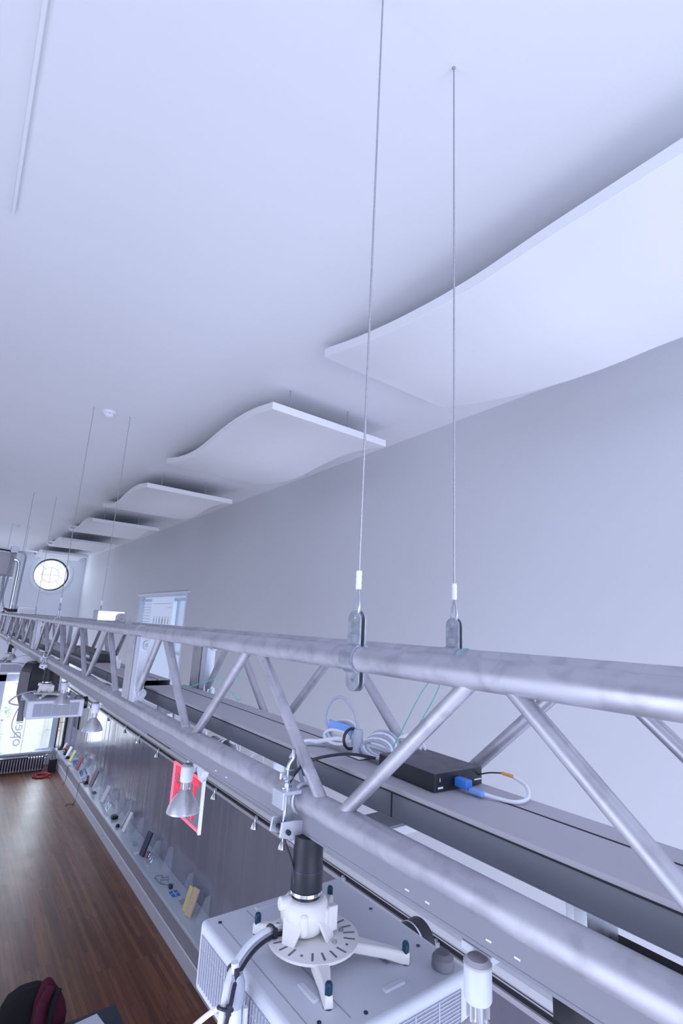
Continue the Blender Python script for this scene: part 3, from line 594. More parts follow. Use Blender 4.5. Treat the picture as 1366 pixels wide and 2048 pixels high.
def mount(label):
    X, Y = XA, 0.977
    t = thing('projector_mount', label, 'projector mount', (X, Y, -0.62), 'projector mounts clamped to the truss')
    # clamp: half-coupler block, threaded rod, wing nut and washers on the near-left side of the tube
    cx, cy = X-0.046, Y+0.03
    MB().torus((X, Y+0.03, ZB), (0, 1, 0), RC+0.004, 0.0045, 24, 8).build('clamp_ring', 'aluplate', t)
    m = MB()
    for dy in (-0.020, 0.020):
        m.prism([(X-0.004, cy+dy-0.003, ZB-0.034), (cx-0.018, cy+dy-0.003, ZB-0.030), (cx-0.022, cy+dy-0.003, ZB-0.058), (X-0.012, cy+dy-0.003, ZB-0.076), (X+0.026, cy+dy-0.003, ZB-0.072), (X+0.026, cy+dy-0.003, ZB-0.036)], (0, 0.006, 0))
    m.box(cx-0.020, X-0.020, cy-0.023, cy+0.023, ZB+0.018, ZB+0.026).box(cx-0.020, cx-0.014, cy-0.023, cy+0.023, ZB-0.008, ZB+0.020)
    m.box(X-0.03, X+0.028, cy-0.022, cy+0.022, ZB-0.078, ZB-0.070)
    m.build('clamp_bracket', 'aluplate', t, 0.0015)
    MB().cyl((cx, cy, ZB-0.05), (cx, cy, ZB+0.062), 0.0042, n=10).tube([(cx, cy, ZB+0.062), (cx+0.004, cy, ZB+0.075), (cx+0.012, cy-0.002, ZB+0.088), (cx+0.010, cy-0.004, ZB+0.105)], 0.0042, 8, smooth=4).build('threaded_rod', 'zinc', t)
    MB().cyl((cx, cy, ZB+0.026), (cx, cy, ZB+0.030), 0.012, n=18).cyl((cx, cy, ZB+0.030), (cx, cy, ZB+0.038), 0.0085, n=6).lathe([(0.006, 0.040), (0.012, 0.046), (0.014, 0.050), (0.006, 0.052)], (cx, cy, ZB)).obox((cx, cy, ZB+0.054), (0.020, 0.006, 0), (-0.0006, 0.002, 0), (0, 0, 0.006)).build('wing_nut', 'chrome', t)
    MB().cyl((cx-0.004, cy-0.030, ZB-0.050), (cx-0.004, cy+0.030, ZB-0.050), 0.005, n=12).build('pivot_pin', 'black', t)
    # black pole
    MB().lathe([(0.0315, -0.430), (0.0315, -0.484), (0.0330, -0.490), (0.0330, -0.528), (0.0325, -0.530)][::-1], (X, Y, 0), n=28).build('pole', 'blackp', t)
    MB().cyl((X, Y, -0.4935), (X, Y, -0.4915), 0.0334, n=28).build('pole_seam', 'navy', t)
    MB().cyl((X, Y, -0.536), (X, Y, -0.530), 0.0338, n=28).build('collar', 'chrome', t)
    MB().cyl((X, Y, -0.546), (X, Y, -0.536), 0.030, n=28).build('collar_base', 'black', t)
    # white swivel head
    m = MB().lathe([(0.033, -0.605), (0.040, -0.598), (0.049, -0.580), (0.050, -0.565), (0.046, -0.553), (0.040, -0.545), (0.031, -0.543)], (X, Y, 0), n=30)
    m.cyl((X-0.056, Y+0.012, -0.550), (X-0.030, Y+0.006, -0.552), 0.012, n=16)
    for a in (0.35, 2.2, 4.1, 5.3):
        c, s_ = math.cos(a), math.sin(a)
        m.lathe([(0.001, -0.022), (0.009, -0.018), (0.012, 0.0), (0.010, 0.018), (0.001, 0.022)], (X+0.042*c, Y+0.042*s_, -0.576), n=14)
    m.build('swivel_head', 'mount', t, 0.003)
    for a0 in (3.6, 5.2, 0.6):
        m = MB(); pts = []
        for da, z, r in ((-0.5, -0.568, 0.050), (0.5, -0.568, 0.050), (0.22, -0.607, 0.064), (-0.22, -0.607, 0.064)):
            pts.append((X+r*math.cos(a0+da), Y+r*math.sin(a0+da), z))
        m.prism(pts, (-0.006*math.cos(a0), -0.006*math.sin(a0), 0)).build('head_leg', 'mount', t, 0.0015)
    MB().box(X+0.030, X+0.052, Y-0.045, Y-0.030, -0.600, -0.555).build('locking_tab', 'mount', t, 0.003)
    # slotted disc
    DX, DY, DZ = 0.692, 0.957, -0.611
    MB().lathe([(0.001, -0.003), (0.085, -0.004), (0.0915, -0.002), (0.092, 0.003), (0.088, 0.004), (0.001, 0.004)], (DX, DY, DZ), n=44).build('disc', 'mount', t)
    m = MB()
    for k in range(22):
        a = 2*PI*k/22+0.1; c, s_ = math.cos(a), math.sin(a); r0 = 0.073
        if k % 5 == 3: m.cyl((DX+r0*c, DY+r0*s_, DZ+0.003), (DX+r0*c, DY+r0*s_, DZ+0.0047), 0.003, n=10)
        else: m.obox((DX+r0*c, DY+r0*s_, DZ+0.0036), (0.0115*c, 0.0115*s_, 0), (-0.0021*s_, 0.0021*c, 0), (0, 0, 0.0008))
    m.build('disc_slot', 'rubber', t)
    for bx, by in ((0.831, 0.834), (0.633, 0.821), (0.630, 1.075), (0.830, 1.089)):
        c = Vector((DX, DY, 0)); e = Vector((bx, by, 0)); d = (e-c).normalized(); n_ = Vector((-d.y, d.x, 0)); L = (e-c).length
        m = MB(); prev = None; st = []
        for q, w_, z0, z1 in ((0.045, 0.020, -0.620, -0.610), (0.085, 0.019, -0.624, -0.608), (L*0.8, 0.012, -0.632, -0.614), (L-0.008, 0.0095, -0.639, -0.618), (L+0.008, 0.009, -0.640, -0.620)):
            p = c+d*q; st.append([p-n_*w_+Vector((0, 0, z0)), p+n_*w_+Vector((0, 0, z0)), p+n_*w_*0.7+Vector((0, 0, z1)), p-n_*w_*0.7+Vector((0, 0, z1))])
        vs = [v for r_ in st for v in r_]; fs = [(0, 1, 2, 3), (19, 18, 17, 16)]
        for i in range(4):
            for k in range(4): fs.append((4*i+k, 4*i+4+k, 4*i+4+(k+1) % 4, 4*i+(k+1) % 4))
        arm = m.add(vs, fs).build('arm', 'mount', t, 0.003)
        MB().cyl((bx, by, -0.622), (bx, by, -0.606), 0.0068, n=14).lathe([(0.001, -0.6025), (0.005, -0.603), (0.0068, -0.606)][::-1], (bx, by, 0), n=14).cyl((bx, by, -0.641), (bx, by, -0.639), 0.009, n=14).build('arm_bolt', 'teal', arm)
    MB().cyl((DX+0.02, DY-0.045, DZ), (DX+0.02, DY-0.045, DZ+0.008), 0.005, n=12).cyl((DX+0.055, DY-0.02, DZ), (DX+0.055, DY-0.02, DZ+0.008), 0.005, n=12).cyl((DX+0.058, DY+0.028, DZ), (DX+0.058, DY+0.028, DZ+0.008), 0.005, n=12).build('disc_bolt', 'zinc', t)
    return t
pr = projector('large white projector hanging nearest the camera at bottom centre')
mo = mount('near projector mount: black pole, white swivel head and slotted disc')
for dy, l1, l2 in ((3.71, 'second white projector with grey grille, black lens to its right', 'mount with short black pole above the second projector'),
                   (7.0, 'third white projector, farthest, cut by the left edge', 'farthest projector mount with black pole near the left edge')):
    dup(pr, ((PX0+PX1)/2, 0.955+dy, PZ0), l1); dup(mo, (XA, 0.977+dy, -0.62), l2)

# cable bundles at the projectors
cb = thing('projector_cable_bundle', 'white and black cables strapped together leaving the near projector mount at left', 'cables', (0.60, 0.99, -0.62))
path = [(0.655, 0.995, -0.60), (0.616, 1.000, -0.597), (0.565, 0.988, -0.602), (0.515, 0.957, -0.615), (0.490, 0.930, -0.64)]
for k, (off, mm, rr) in enumerate((((0, 0, 0), 'cwhite', 0.006), ((0.004, -0.006, -0.008), 'cgrey', 0.005), ((0.006, -0.012, -0.006), 'cblack', 0.0038))):
    pts = [(p[0]+off[0], p[1]+off[1], p[2]+off[2]) for p in path]
    tail = [[(0.478, 0.915, -0.70), (0.470, 0.90, -0.80), (0.465, 0.89, -0.95)], [(0.486, 0.905, -0.71), (0.484, 0.895, -0.82), (0.488, 0.89, -0.95)], [(0.482, 0.91, -0.69), (0.478, 0.90, -0.76), (0.476, 0.893, -0.95)]][k]
    MB().tube(pts+tail, rr, 8, smooth=6).build('cable', mm, cb)
MB().tube([(0.492, 0.930, -0.645), (0.470, 0.95, -0.665), (0.448, 0.98, -0.70), (0.452, 1.00, -0.718), (0.475, 1.02, -0.735)], 0.0045, 8, smooth=6).build('cable', 'cwhite', cb)
for p in ((0.617, 0.995, -0.600), (0.516, 0.953, -0.618), (0.490, 0.924, -0.648)):
    MB().torus(p, (1, 0.35, 0.15) if p[0] > 0.5 else (0.4, 0.3, 1), 0.0125, 0.003, 18, 6).box(p[0]-0.004, p[0]+0.004, p[1]-0.016, p[1]-0.010, p[2]-0.004, p[2]+0.012).build('tie', 'cblack', cb)
pg = thing('power_connector', 'grey and white plug with thick white lead beside the near projector', 'connector', (0.523, 0.93, -0.66))
MB().cyl((0.516, 0.95, -0.60), (0.518, 0.948, -0.625), 0.007, n=14).build('tip', 'cwhite', pg)
MB().lathe([(0.010, -0.006), (0.016, -0.020), (0.0175, -0.048), (0.014, -0.056)][::-1], (0.520, 0.947, -0.61), n=18).build('plug_body', 'cgrey', pg)
MB().tube([(0.521, 0.946, -0.66), (0.524, 0.943, -0.74), (0.530, 0.940, -0.86)], 0.0115, 12, smooth=6).build('lead', 'cwhite', pg)
MB().tube([(0.539, 0.940, -0.67), (0.541, 0.938, -0.76), (0.545, 0.935, -0.86)], 0.0050, 10, smooth=4).build('thin_lead', 'cwhite', pg)
c2 = thing('far_cable_loop', 'thin dark cable loops beside the second projector', 'cables', (0.53, 4.68, -0.66))
MB().tube([(0.62, 4.70, -0.60), (0.52, 4.70, -0.62), (0.45, 4.66, -0.67), (0.52, 4.64, -0.69), (0.56, 4.66, -0.66)], 0.006, 6, smooth=5).build('cable', 'cgrey', c2)
MB().tube([(0.55, 4.66, -0.66), (0.50, 4.60, -0.74), (0.49, 4.58, -0.84), (0.56, 4.60, -0.92)], 0.004, 6, smooth=5).build('cable', 'cgrey', c2)
MB().cyl((0.535, 4.62, -0.66), (0.537, 4.62, -0.80), 0.022, n=14).build('plug', 'rubber', c2)

# ------------------------------------------------------------------ things lying on the duct
DT = -0.310
bx = thing('network_box', 'flat black metal box with blue plug lying on the grey duct', 'electronics box', (0.885, 0.835, DT))
ang = -0.05
def rb(cx, cy, z0, z1, hx, hy, a):
    c, s_ = math.cos(a), math.sin(a); m = MB(); m.obox((cx, cy, (z0+z1)/2), (hx*c, hx*s_, 0), (-hy*s_, hy*c, 0), (0, 0, (z1-z0)/2)); return m
rb(0.888, 0.830, DT+0.002, DT+0.036, 0.068, 0.088, ang).build('case', 'charcoal', bx, 0.0015)
rb(0.884, 0.7425, DT+0.003, DT+0.035, 0.067, 0.0012, ang).build('front_plate', 'black', bx)
rb(0.8195, 0.8330, DT+0.003, DT+0.034, 0.0012, 0.087, ang).build('side_plate', 'black', bx)
rb(0.830, 0.7445, DT+0.007, DT+0.0105, 0.007, 0.0008, ang).box(0.827, 0.8285, 0.7430, 0.7436, DT+0.020, DT+0.027).build('printed_marks', 'cwhite', bx)
rb(0.938, 0.7385, DT+0.012, DT+0.0145, 0.010, 0.0008, ang).build('printed_marks', 'cwhite', bx)
pc = thing('network_cable', 'white lead with blue plugs looping out of the black box', 'cable', (0.90, 0.70, DT))
MB().box(0.866, 0.884, 0.708, 0.741, DT+0.008, DT+0.026).build('plug', 'blue', pc, 0.003)
MB().box(0.870, 0.886, 0.676, 0.708, DT+0.004, DT+0.013).build('plug', 'lblue', pc, 0.002)
MB().tube([(0.878, 0.69, DT+0.009), (0.889, 0.655, DT+0.006), (0.905, 0.625, DT+0.005), (0.935, 0.618, DT+0.010), (0.962, 0.640, DT+0.022), (0.965, 0.675, DT+0.032)], 0.0036, 8, smooth=6).build('lead', 'cwhite', pc)
MB().cyl((0.962, 0.668, DT+0.032), (0.955, 0.690, DT+0.034), 0.0032, n=10).build('tip', 'copper', pc)
MB().tube([(0.955, 0.69, DT+0.034), (0.945, 0.715, DT+0.030), (0.940, 0.741, DT+0.020)], 0.0015, 6, smooth=4).build('thin_lead', 'cblack', pc)
# cable saddle and coil
cc = thing('cable_coil', 'coiled grey and white cables strapped to a grey upright clip on the duct', 'cables', (0.86, 1.05, DT))
MB().box(0.835, 0.900, 1.005, 1.065, DT+0.002, DT+0.005).build('base_plate', 'cwhite', cc, 0.0015)
MB().lathe([(0.015, 0.004), (0.013, 0.012), (0.0125, 0.058), (0.010, 0.062)][::-1], (0.862, 1.045, DT), n=16).build('clip_post', 'cgrey', cc)
MB().tube([(0.862, 1.045, DT+0.058), (0.862, 1.065, DT+0.100), (0.862, 1.115, DT+0.128), (0.862, 1.165, DT+0.112), (0.862, 1.190, DT+0.070), (0.862, 1.170, DT+0.035)], 0.0042, 10, smooth=6).build('cable', 'cgrey', cc)
for k in range(5):
    r1 = 0.020+0.004*k; m = MB(); pts = []
    for i in range(20):
        a = 2*PI*i/20; pts.append((0.866+0.006*(k-2)+0.012*math.sin(a), 1.125+0.052*math.cos(a), DT+0.030+0.003*k+r1*0.7*math.sin(a)))
    m.tube(pts, 0.0038, 7, closed=True).build('cable', 'cgrey' if k % 2 else 'cwhite', cc)
for k in range(5):
    m = MB(); pts = []; r1 = 0.020+0.003*k
    for i in range(20):
        a = 2*PI*i/20; pts.append((0.875+0.006*(k-2)+0.012*math.sin(a), 0.980+0.050*math.cos(a), DT+0.028+0.003*k+r1*0.8*math.sin(a)))
    m.tube(pts, 0.0036, 7, closed=True).build('cable', 'cgrey' if k % 2 == 0 else 'cwhite', cc)
for k in range(3):
    MB().torus((0.915+0.006*k, 0.935-0.004*k, DT+0.030), (1, 0.7, 0.1), 0.030+0.003*k, 0.0032, 24, 7).build('cable', 'cwhite', cc)
MB().box(0.864, 0.868, 1.075, 1.175, DT+0.042, DT+0.064).build('tag', 'lblue', cc, 0.001)
MB().torus((0.864, 1.075, DT+0.034), (0, 1, 0), 0.024, 0.0038, 22, 8).build('tie', 'cblack', cc)
MB().tube([(0.845, 1.16, DT+0.004), (0.80, 1.19, DT+0.003), (0.770, 1.17, DT-0.03), (0.76, 1.12, DT-0.08)], 0.0048, 8, smooth=5).build('cable', 'cgrey', cc)
MB().tube([(0.860, 1.065, DT+0.028), (0.855, 1.12, DT+0.026), (0.83, 1.17, DT+0.012), (0.80, 1.20, DT+0.006), (0.765, 1.20, DT-0.03)], 0.0062, 8, smooth=5).build('cable', 'cwhite', cc)
MB().tube([(0.872, 1.035, DT+0.028), (0.90, 0.985, DT+0.020), (0.895, 0.94, DT+0.010), (0.905, 0.915, DT+0.008)], 0.0062, 8, smooth=5).build('cable', 'cwhite', cc)
bp = thing('black_lead', 'thin black lead running from the projector clamp over the duct', 'cable', (0.80, 1.02, DT))
MB().tube([(0.640, 1.012, -0.345), (0.680, 1.04, -0.325), (0.73, 1.055, -0.308), (0.80, 1.01, -0.292), (0.86, 0.955, -0.298), (0.893, 0.93, -0.306)], 0.0034, 8, smooth=8).build('lead', 'cblack', bp)
MB().box(0.885, 0.905, 0.905, 0.935, DT+0.002, DT+0.016).build('plug', 'black', bp, 0.003)
bq = thing('hanging_lead', 'thin black lead hanging from the clamp down the left of the black pole', 'cable', (0.64, 1.0, -0.45))
MB().tube([(0.634, 1.000, -0.405), (0.638, 1.005, -0.440), (0.648, 0.985, -0.480), (0.652, 0.975, -0.520)], 0.0028, 8, smooth=6).build('lead', 'cblack', bq)
solo(MB().tube([(XB-0.03, 0.80, -0.050), (0.90, 0.79, -0.060), (0.862, 0.775, -0.080), (0.865, 0.83, -0.130), (0.868, 0.90, -0.230), (0.885, 0.955, -0.290)], 0.0011, 6, smooth=6)
     .tube([(0.862, 0.775, -0.06), (0.885, 0.80, -0.120), (0.890, 0.87, -0.215), (0.905, 0.945, -0.285)], 0.0010, 6, smooth=6)
     .tube([(0.850, 0.78, -0.05), (0.84, 0.73, -0.095), (0.845, 0.725, -0.118)], 0.0009, 6, smooth=5).torus((XB-0.01, 0.80, ZT+0.002), (0, 1, 0), RC+0.0, 0.0011, 24, 6), 'green_twine', 'cgreen', 'loose green twine tied to the top tube, trailing down to the cable coil', 'twine', (0.87, 0.85, -0.2))
solo(MB().tube([(0.88, 2.30, -0.302), (0.90, 2.15, -0.262), (0.915, 2.015, -0.228), (0.92, 1.96, -0.236), (0.90, 1.94, -0.228), (0.91, 1.90, -0.250), (0.90, 1.93, -0.262), (0.90, 1.86, -0.262), (0.895, 1.80, -0.278), (0.90, 1.80, -0.284), (0.905, 1.79, -0.276)], 0.0017, 6, smooth=6)
     .torus((0.99-0.01, 2.0, -0.225), (0, 1, 0.8), 0.02, 0.0017, 16, 6).tube([(0.905, 2.0, -0.235), (0.935, 1.96, -0.25), (0.93, 1.91, -0.232)], 0.0014, 6, smooth=5), 'turquoise_twine', 'cyan', 'bright turquoise twine knotted on the rear brace beyond the coil', 'twine', (0.91, 1.95, -0.24))
rk = thing('rack_box', 'long low black device lying on the far duct between the braces', 'electronics box', (0.87, 4.2, DT))
MB().box(0.80, 0.94, 3.75, 4.75, DT+0.002, DT+0.055).build('case', 'black', rk, 0.004)
MB().box(0.799, 0.8005, 3.9, 4.05, DT+0.018, DT+0.034).build('printed_marks', 'cwhite', rk)
solo(MB().box(0.80, 0.85, 3.28, 3.30, DT+0.002, DT+0.055).lathe([(0.016, 0.05), (0.010, 0.075), (0.001, 0.078)], (0.825, 3.29, DT), n=12), 'paper_tag', 'white', 'small white tag standing on the duct left of the first end frame', 'tag', (0.825, 3.29, DT), None, 0.001)
# loose black lead with red tip near first end frame
rt = thing('test_lead', 'thin dark lead with a red tip beside the first end frame', 'cable', (0.86, 2.85, DT))
MB().tube([(0.84, 2.82, -0.100), (0.84, 2.82, -0.17), (0.845, 2.9, -0.23), (0.86, 2.93, -0.30)], 0.006, 8, smooth=6).build('lead', 'rubber', rt)
MB().cyl((0.84, 2.82, -0.165), (0.842, 2.84, -0.19), 0.0075, n=10).build('tip', 'hose', rt)
m = MB()
for i in range(3):
    m.tube([(0.80+0.02*i, 6.9, DT+0.01), (0.78, 6.5, DT+0.06+0.01*i), (0.80, 6.1, DT+0.035), (0.86, 5.7+0.1*i, DT+0.008)], 0.006, 6, smooth=5)
solo(m, 'loose_cables', 'cwhite', 'loose pale cables arching over the far duct near the left edge', 'cables', (0.8, 6.4, DT))
m = MB()
for i in range(3):
    m.tube([(0.78+0.02*i, 4.0, -0.43), (0.80, 3.8, -0.415+0.01*i), (0.83, 3.6, -0.42), (0.86, 3.45+0.05*i, -0.425)], 0.005, 6, smooth=5)
solo(m, 'tangled_leads', 'cgrey', 'tangled grey leads under the duct above the second projector', 'cables', (0.8, 3.8, -0.43))
# black control boxes hung under the truss
for (x0, x1, y0, y1, z0, z1, lb) in ((0.80, 0.93, 0.22, 0.50, -0.545, -0.452, 'flat black box under the truss in the bottom right corner'), (0.76, 0.84, 2.08, 2.36, -0.497, -0.452, 'small black box under the truss left of the exit sign')):
    t = thing('control_box', lb, 'box', ((x0+x1)/2, (y0+y1)/2, z0), 'black boxes under the truss')
    MB().box(x0, x1, y0, y1, z0, z1).build('case', 'black', t, 0.004)
    for yy in (y0+0.03, y1-0.05): MB().box(x0+0.02, x1-0.02, yy, yy+0.02, z1-0.001, ZB-0.0).build('bracket', 'zinc', t)
# junction boxes on top tubes
jb = thing('junction_box', 'shiny square junction box with elbow fitting on the top tube', 'junction box', (0.76, 3.5, ZT+RC))
MB().box(0.70, 0.86, 3.38, 3.50, ZT+RC+0.001, ZT+RC+0.065).build('box_body', 'zinc', jb, 0.003)
MB().box(0.705, 0.855, 3.375, 3.381, ZT+RC+0.006, ZT+RC+0.06).build('cover', 'chrome', jb, 0.001)
MB().tube([(0.835, 3.37, ZT+RC+0.03), (0.836, 3.32, ZT+RC+0.033), (0.845, 3.27, ZT+RC+0.024), (0.85, 3.23, ZT+RC-0.005)], 0.017, 12, smooth=5).cyl((0.835, 3.375, ZT+RC+0.03), (0.835, 3.345, ZT+RC+0.03), 0.024, n=16).build('elbow', 'duct', jb)
jc = thing('junction_box', 'small distant junction box on the top tube beside the conduits', 'junction box', (0.76, 7.8, ZT+RC))
MB().box(0.66, 0.86, 7.8, 8.0, ZT+RC+0.001, ZT+RC+0.09).build('box_body', 'zinc', jc, 0.003)
MB().box(0.67, 0.85, 7.795, 7.801, ZT+RC+0.015, ZT+RC+0.075).build('cover', 'white', jc, 0.001)
MB().tube([(0.66, 7.9, ZT+RC+0.04), (0.58, 8.0, ZT+RC+0.035), (0.54, 8.1, ZT+RC+0.05)], 0.02, 8, smooth=4).build('cable', 'black', jc)
# conduits and electrical cabinet rising from the far truss
cd = thing('conduit_stack', 'grey electrical cabinet and bent conduits rising above the far truss at the left edge', 'conduit', (0.70, 9.9, -0.03))
MB().box(0.42, 0.68, 9.95, 10.15, 0.55, 0.93).build('cabinet', 'duct', cd, 0.006)
MB().box(0.585, 0.685, 9.85, 9.97, 0.93, 1.03).box(0.575, 0.695, 9.84, 9.98, 0.955, 0.985).build('top_box', 'zinc', cd, 0.004)
MB().tube([(0.69, 9.9, 0.955), (0.76, 9.9, 0.95), (0.805, 9.9, 0.90), (0.81, 9.9, 0.82), (0.80, 9.9, 0.40), (0.80, 9.9, -0.02)], 0.014, 10, smooth=6).build('conduit', 'zinc', cd)
MB().tube([(0.66, 9.9, 0.83), (0.715, 9.9, 0.80), (0.735, 9.9, 0.70), (0.735, 9.9, 0.45), (0.73, 9.9, -0.02)], 0.024, 12, smooth=6).build('conduit', 'chrome', cd)
MB().tube([(0.62, 9.9, 0.93), (0.62, 9.9, 0.55), (0.60, 9.9, 0.20), (0.66, 9.9, -0.02)], 0.013, 10, smooth=5).build('conduit', 'zinc', cd)
MB().tube([(0.56, 9.9, 0.56), (0.57, 9.9, 0.30), (0.56, 9.9, -0.02)], 0.02, 10, smooth=5).build('conduit', 'zinc', cd)
MB().tube([(0.50, 9.9, 0.56), (0.50, 9.9, 0.30), (0.50, 9.9, -0.02)], 0.016, 10, smooth=5).build('conduit', 'zinc', cd)
MB().tube([(0.30, 9.9, 0.955), (0.45, 9.9, 0.965), (0.585, 9.9, 0.955)], 0.013, 8, smooth=4).build('conduit', 'gap', cd)
MB().box(0.42, 0.83, 9.93, 9.96, 0.50, 0.53).build('strut', 'zinc', cd)
MB().box(0.62, 1.0, 9.84, 9.98, -0.036, -0.022).box(0.40, 0.66, 9.84, 9.98, -0.036, -0.022).build('foot_strut', 'zinc', cd)

# ------------------------------------------------------------------ black loudspeaker under the truss
ls = thing('loudspeaker', 'black many-sided loudspeaker hanging behind the second projector mount', 'loudspeaker', (0.70, 5.35, -0.85))
px_ = [(0.555, 5.30), (0.625, 5.20), (0.80, 5.20), (0.875, 5.32), (0.83, 5.50), (0.60, 5.50)]
n = len(px_); vs = []; cxs, cys = 0.72, 5.34
for z, s_ in ((-0.83, 0.72), (-0.70, 1.0), (-0.50, 0.98), (-0.44, 0.82)):
    vs += [(cxs+(x-cxs)*s_, cys+(y-cys)*s_, z) for x, y in px_]
fs = [tuple(range(n-1, -1, -1)), tuple(range(3*n, 4*n))]
for k in range(3):
    for i in range(n): fs.append((k*n+i, k*n+(i+1) % n, (k+1)*n+(i+1) % n, (k+1)*n+i))
MB().add(vs, fs).build('cabinet', 'black', ls, 0.004)
MB().prism([(0.556, 5.295, -0.69), (0.622, 5.198, -0.69), (0.622, 5.198, -0.51), (0.556, 5.295, -0.51)], (-0.004, -0.003, 0)).build('side_grille', 'charcoal', ls)
MB().box(0.68, 0.76, 5.30, 5.38, -0.45, ZB-RC-0.04).build('bracket', 'zinc', ls)
wf = thing('flood_fixture', 'bright white angular flood lamp housing above the black loudspeaker', 'lamp', (0.66, 5.75, -0.46))
MB().prism([(0.52, 5.80, -0.475), (0.60, 5.80, -0.42), (0.69, 5.80, -0.415), (0.745, 5.80, -0.45), (0.72, 5.80, -0.535), (0.62, 5.80, -0.485)], (0, 0.12, 0)).build('housing', 'white', wf, 0.004)
MB().prism([(0.56, 5.80, -0.482), (0.63, 5.80, -0.492), (0.715, 5.80, -0.54), (0.64, 5.80, -0.535)], (0, 0.10, 0)).build('visor', 'bench', wf)

# smoke detectors
def smoke(x, y, label):
    t = thing('smoke_detector', label, 'smoke detector', (x, y, ZC), 'white smoke detectors on the ceiling')
    MB().lathe([(0.056, -0.022), (0.060, -0.014), (0.062, 0.001)], (x, y, ZC), n=32).build('base', 'white', t)
    MB().lathe([(0.001, -0.052), (0.024, -0.052), (0.034, -0.046), (0.036, -0.038), (0.041, -0.034), (0.043, -0.022)], (x, y, ZC), n=32).build('head', 'white', t)
    MB().lathe([(0.0375, -0.036), (0.0375, -0.032)], (x, y, ZC), n=32).cyl((x-0.005, y-0.042, ZC-0.030), (x-0.005, y-0.046, ZC-0.030), 0.003, n=8).build('vent_gap', 'gap', t)
    return t
sd = smoke(0.813, 4.69, 'white smoke detector between the two thin cables on the ceiling')
dup(sd, (0.77, 12.7, ZC), 'tiny distant smoke detector on the far ceiling near the left edge')

# ------------------------------------------------------------------ far end: banner, radiator, box, hose
bn = thing('window_banner', 'tall white banner with pale blue lettering hanging in front of the far window', 'banner', (2.05, YF-0.06, -4.03))
MB().box(1.86, 2.62, YF-0.062, YF-0.058, -4.03, -2.12).build('cloth', 'banner', bn)
MB().cyl((1.84, YF-0.06, -2.10), (2.64, YF-0.06, -2.10), 0.015, n=10).build('rod', 'white', bn)
og = ORG[bn.name]
# lettering runs upward and is seen mirrored: text x -> +Z, text y -> +X
mt = Matrix(((0, 1, 0, 2.155-og[0]), (0, 0, -1, YF-0.064-og[1]), (1, 0, 0, -3.36-og[2]), (0, 0, 0, 1)))
text_mesh('opene', 0.40, 'bannertext', bn, 'lettering', mt, 0.0005, -0.003)
solo(MB().cyl((2.27, YF-0.10, -4.03), (2.27, YF-0.10, -2.9), 0.006, n=6), 'banner_edge_cord', 'cgrey', 'thin dark cord added as the edge line of the far banner', 'cord', (2.27, YF-0.10, -4.0))  # cord added to draw the banner's dark edge line
rd = thing('radiator', 'long silver column radiator below the far window', 'radiator', (2.2, 17.75, ZF))
for k in range(28):
    x = 0.95+k*0.068
    if x > 2.84: break
    m = MB()
    for yy in (17.66, 17.75): m.tube([(x, yy, ZF+0.04), (x, yy, ZF+0.36)], 0.018, 8)
    m.obox((x, 17.705, ZF+0.355), (0.020, 0, 0), (0, 0.065, 0), (0, 0, 0.02)).obox((x, 17.705, ZF+0.05), (0.020, 0, 0), (0, 0.065, 0), (0, 0, 0.02))
    m.build('section', 'radiator', rd, 0.004)
MB().box(0.93, 2.85, 17.76, 17.80, ZF+0.03, ZF+0.37).build('backing', 'gap', rd)
m = MB()
for x in (0.96, 1.9, 2.8): m.box(x-0.02, x+0.02, 17.64, 17.76, ZF+0.001, ZF+0.04)
m.build('foot', 'black', rd)
MB().tube([(2.84, 17.7, ZF+0.32), (2.90, 17.7, ZF+0.32), (2.905, 17.7, ZF+0.2), (2.905, 17.7, ZF+0.0)], 0.014, 8, smooth=4).lathe([(0.02, 0.0), (0.03, 0.03), (0.02, 0.06)], (2.895, 17.7, ZF+0.36), n=12).build('valve_pipe', 'zinc', rd)
solo(MB().box(0.95, 2.42, 17.62, 17.82, ZF+0.377, ZF+0.405), 'radiator_shelf', 'navy', 'dark board lying along the top of the radiator', 'shelf board', (1.7, 17.72, ZF+0.377), None, 0.003)
bb = thing('black_cabinet', 'small black floor cabinet in the far corner beside the radiator', 'cabinet', (3.05, 17.5, ZF))
MB().box(2.955, 3.145, 17.40, 17.62, ZF, ZF+0.33).build('body', 'black', bb, 0.006)
MB().tube([(3.02, 17.5, ZF+0.33), (3.02, 17.5, ZF+0.45)], 0.006, 6).tube([(3.09, 17.5, ZF+0.33), (3.11, 17.5, ZF+0.52), (3.17, 17.4, ZF+0.62), (3.25, 17.2, BT+0.09)], 0.006, 6, smooth=5).build('cord', 'cblack', bb)
hs = MB()
for k in range(5):
    rr = 0.10+0.022*(k % 3); pts = [(2.72+1.5*rr*math.cos(a)+0.01*k, 17.05+rr*math.sin(a)*1.4, ZF+0.012+0.016*(k//1)*0.6) for a in [2*PI*i/28 for i in range(28)]]
    hs.tube(pts, 0.011, 8, closed=True)
hs.tube([(2.86, 16.9, ZF+0.014), (2.93, 16.85, ZF+0.012), (2.90, 16.75, ZF+0.012)], 0.011, 8, smooth=4)
solo(hs, 'red_cable_coil', 'hose', 'coil of red cable on the wood floor in front of the radiator', 'cable coil', (2.72, 17.05, ZF))
cs = thing('trailing_wire', 'thin dark cord hanging down the bench front to a knot on the floor', 'cord', (3.15, 14.4, ZF))
MB().tube([(3.24, 14.4, BT+0.004), (3.178, 14.42, BT+0.004), (3.165, 14.42, BT-0.04), (3.155, 14.40, ZF+0.28), (3.14, 14.38, ZF+0.16), (3.12, 14.35, ZF+0.10), (3.09, 14.35, ZF+0.01)], 0.005, 6, smooth=5).build('lead', 'cblack', cs)
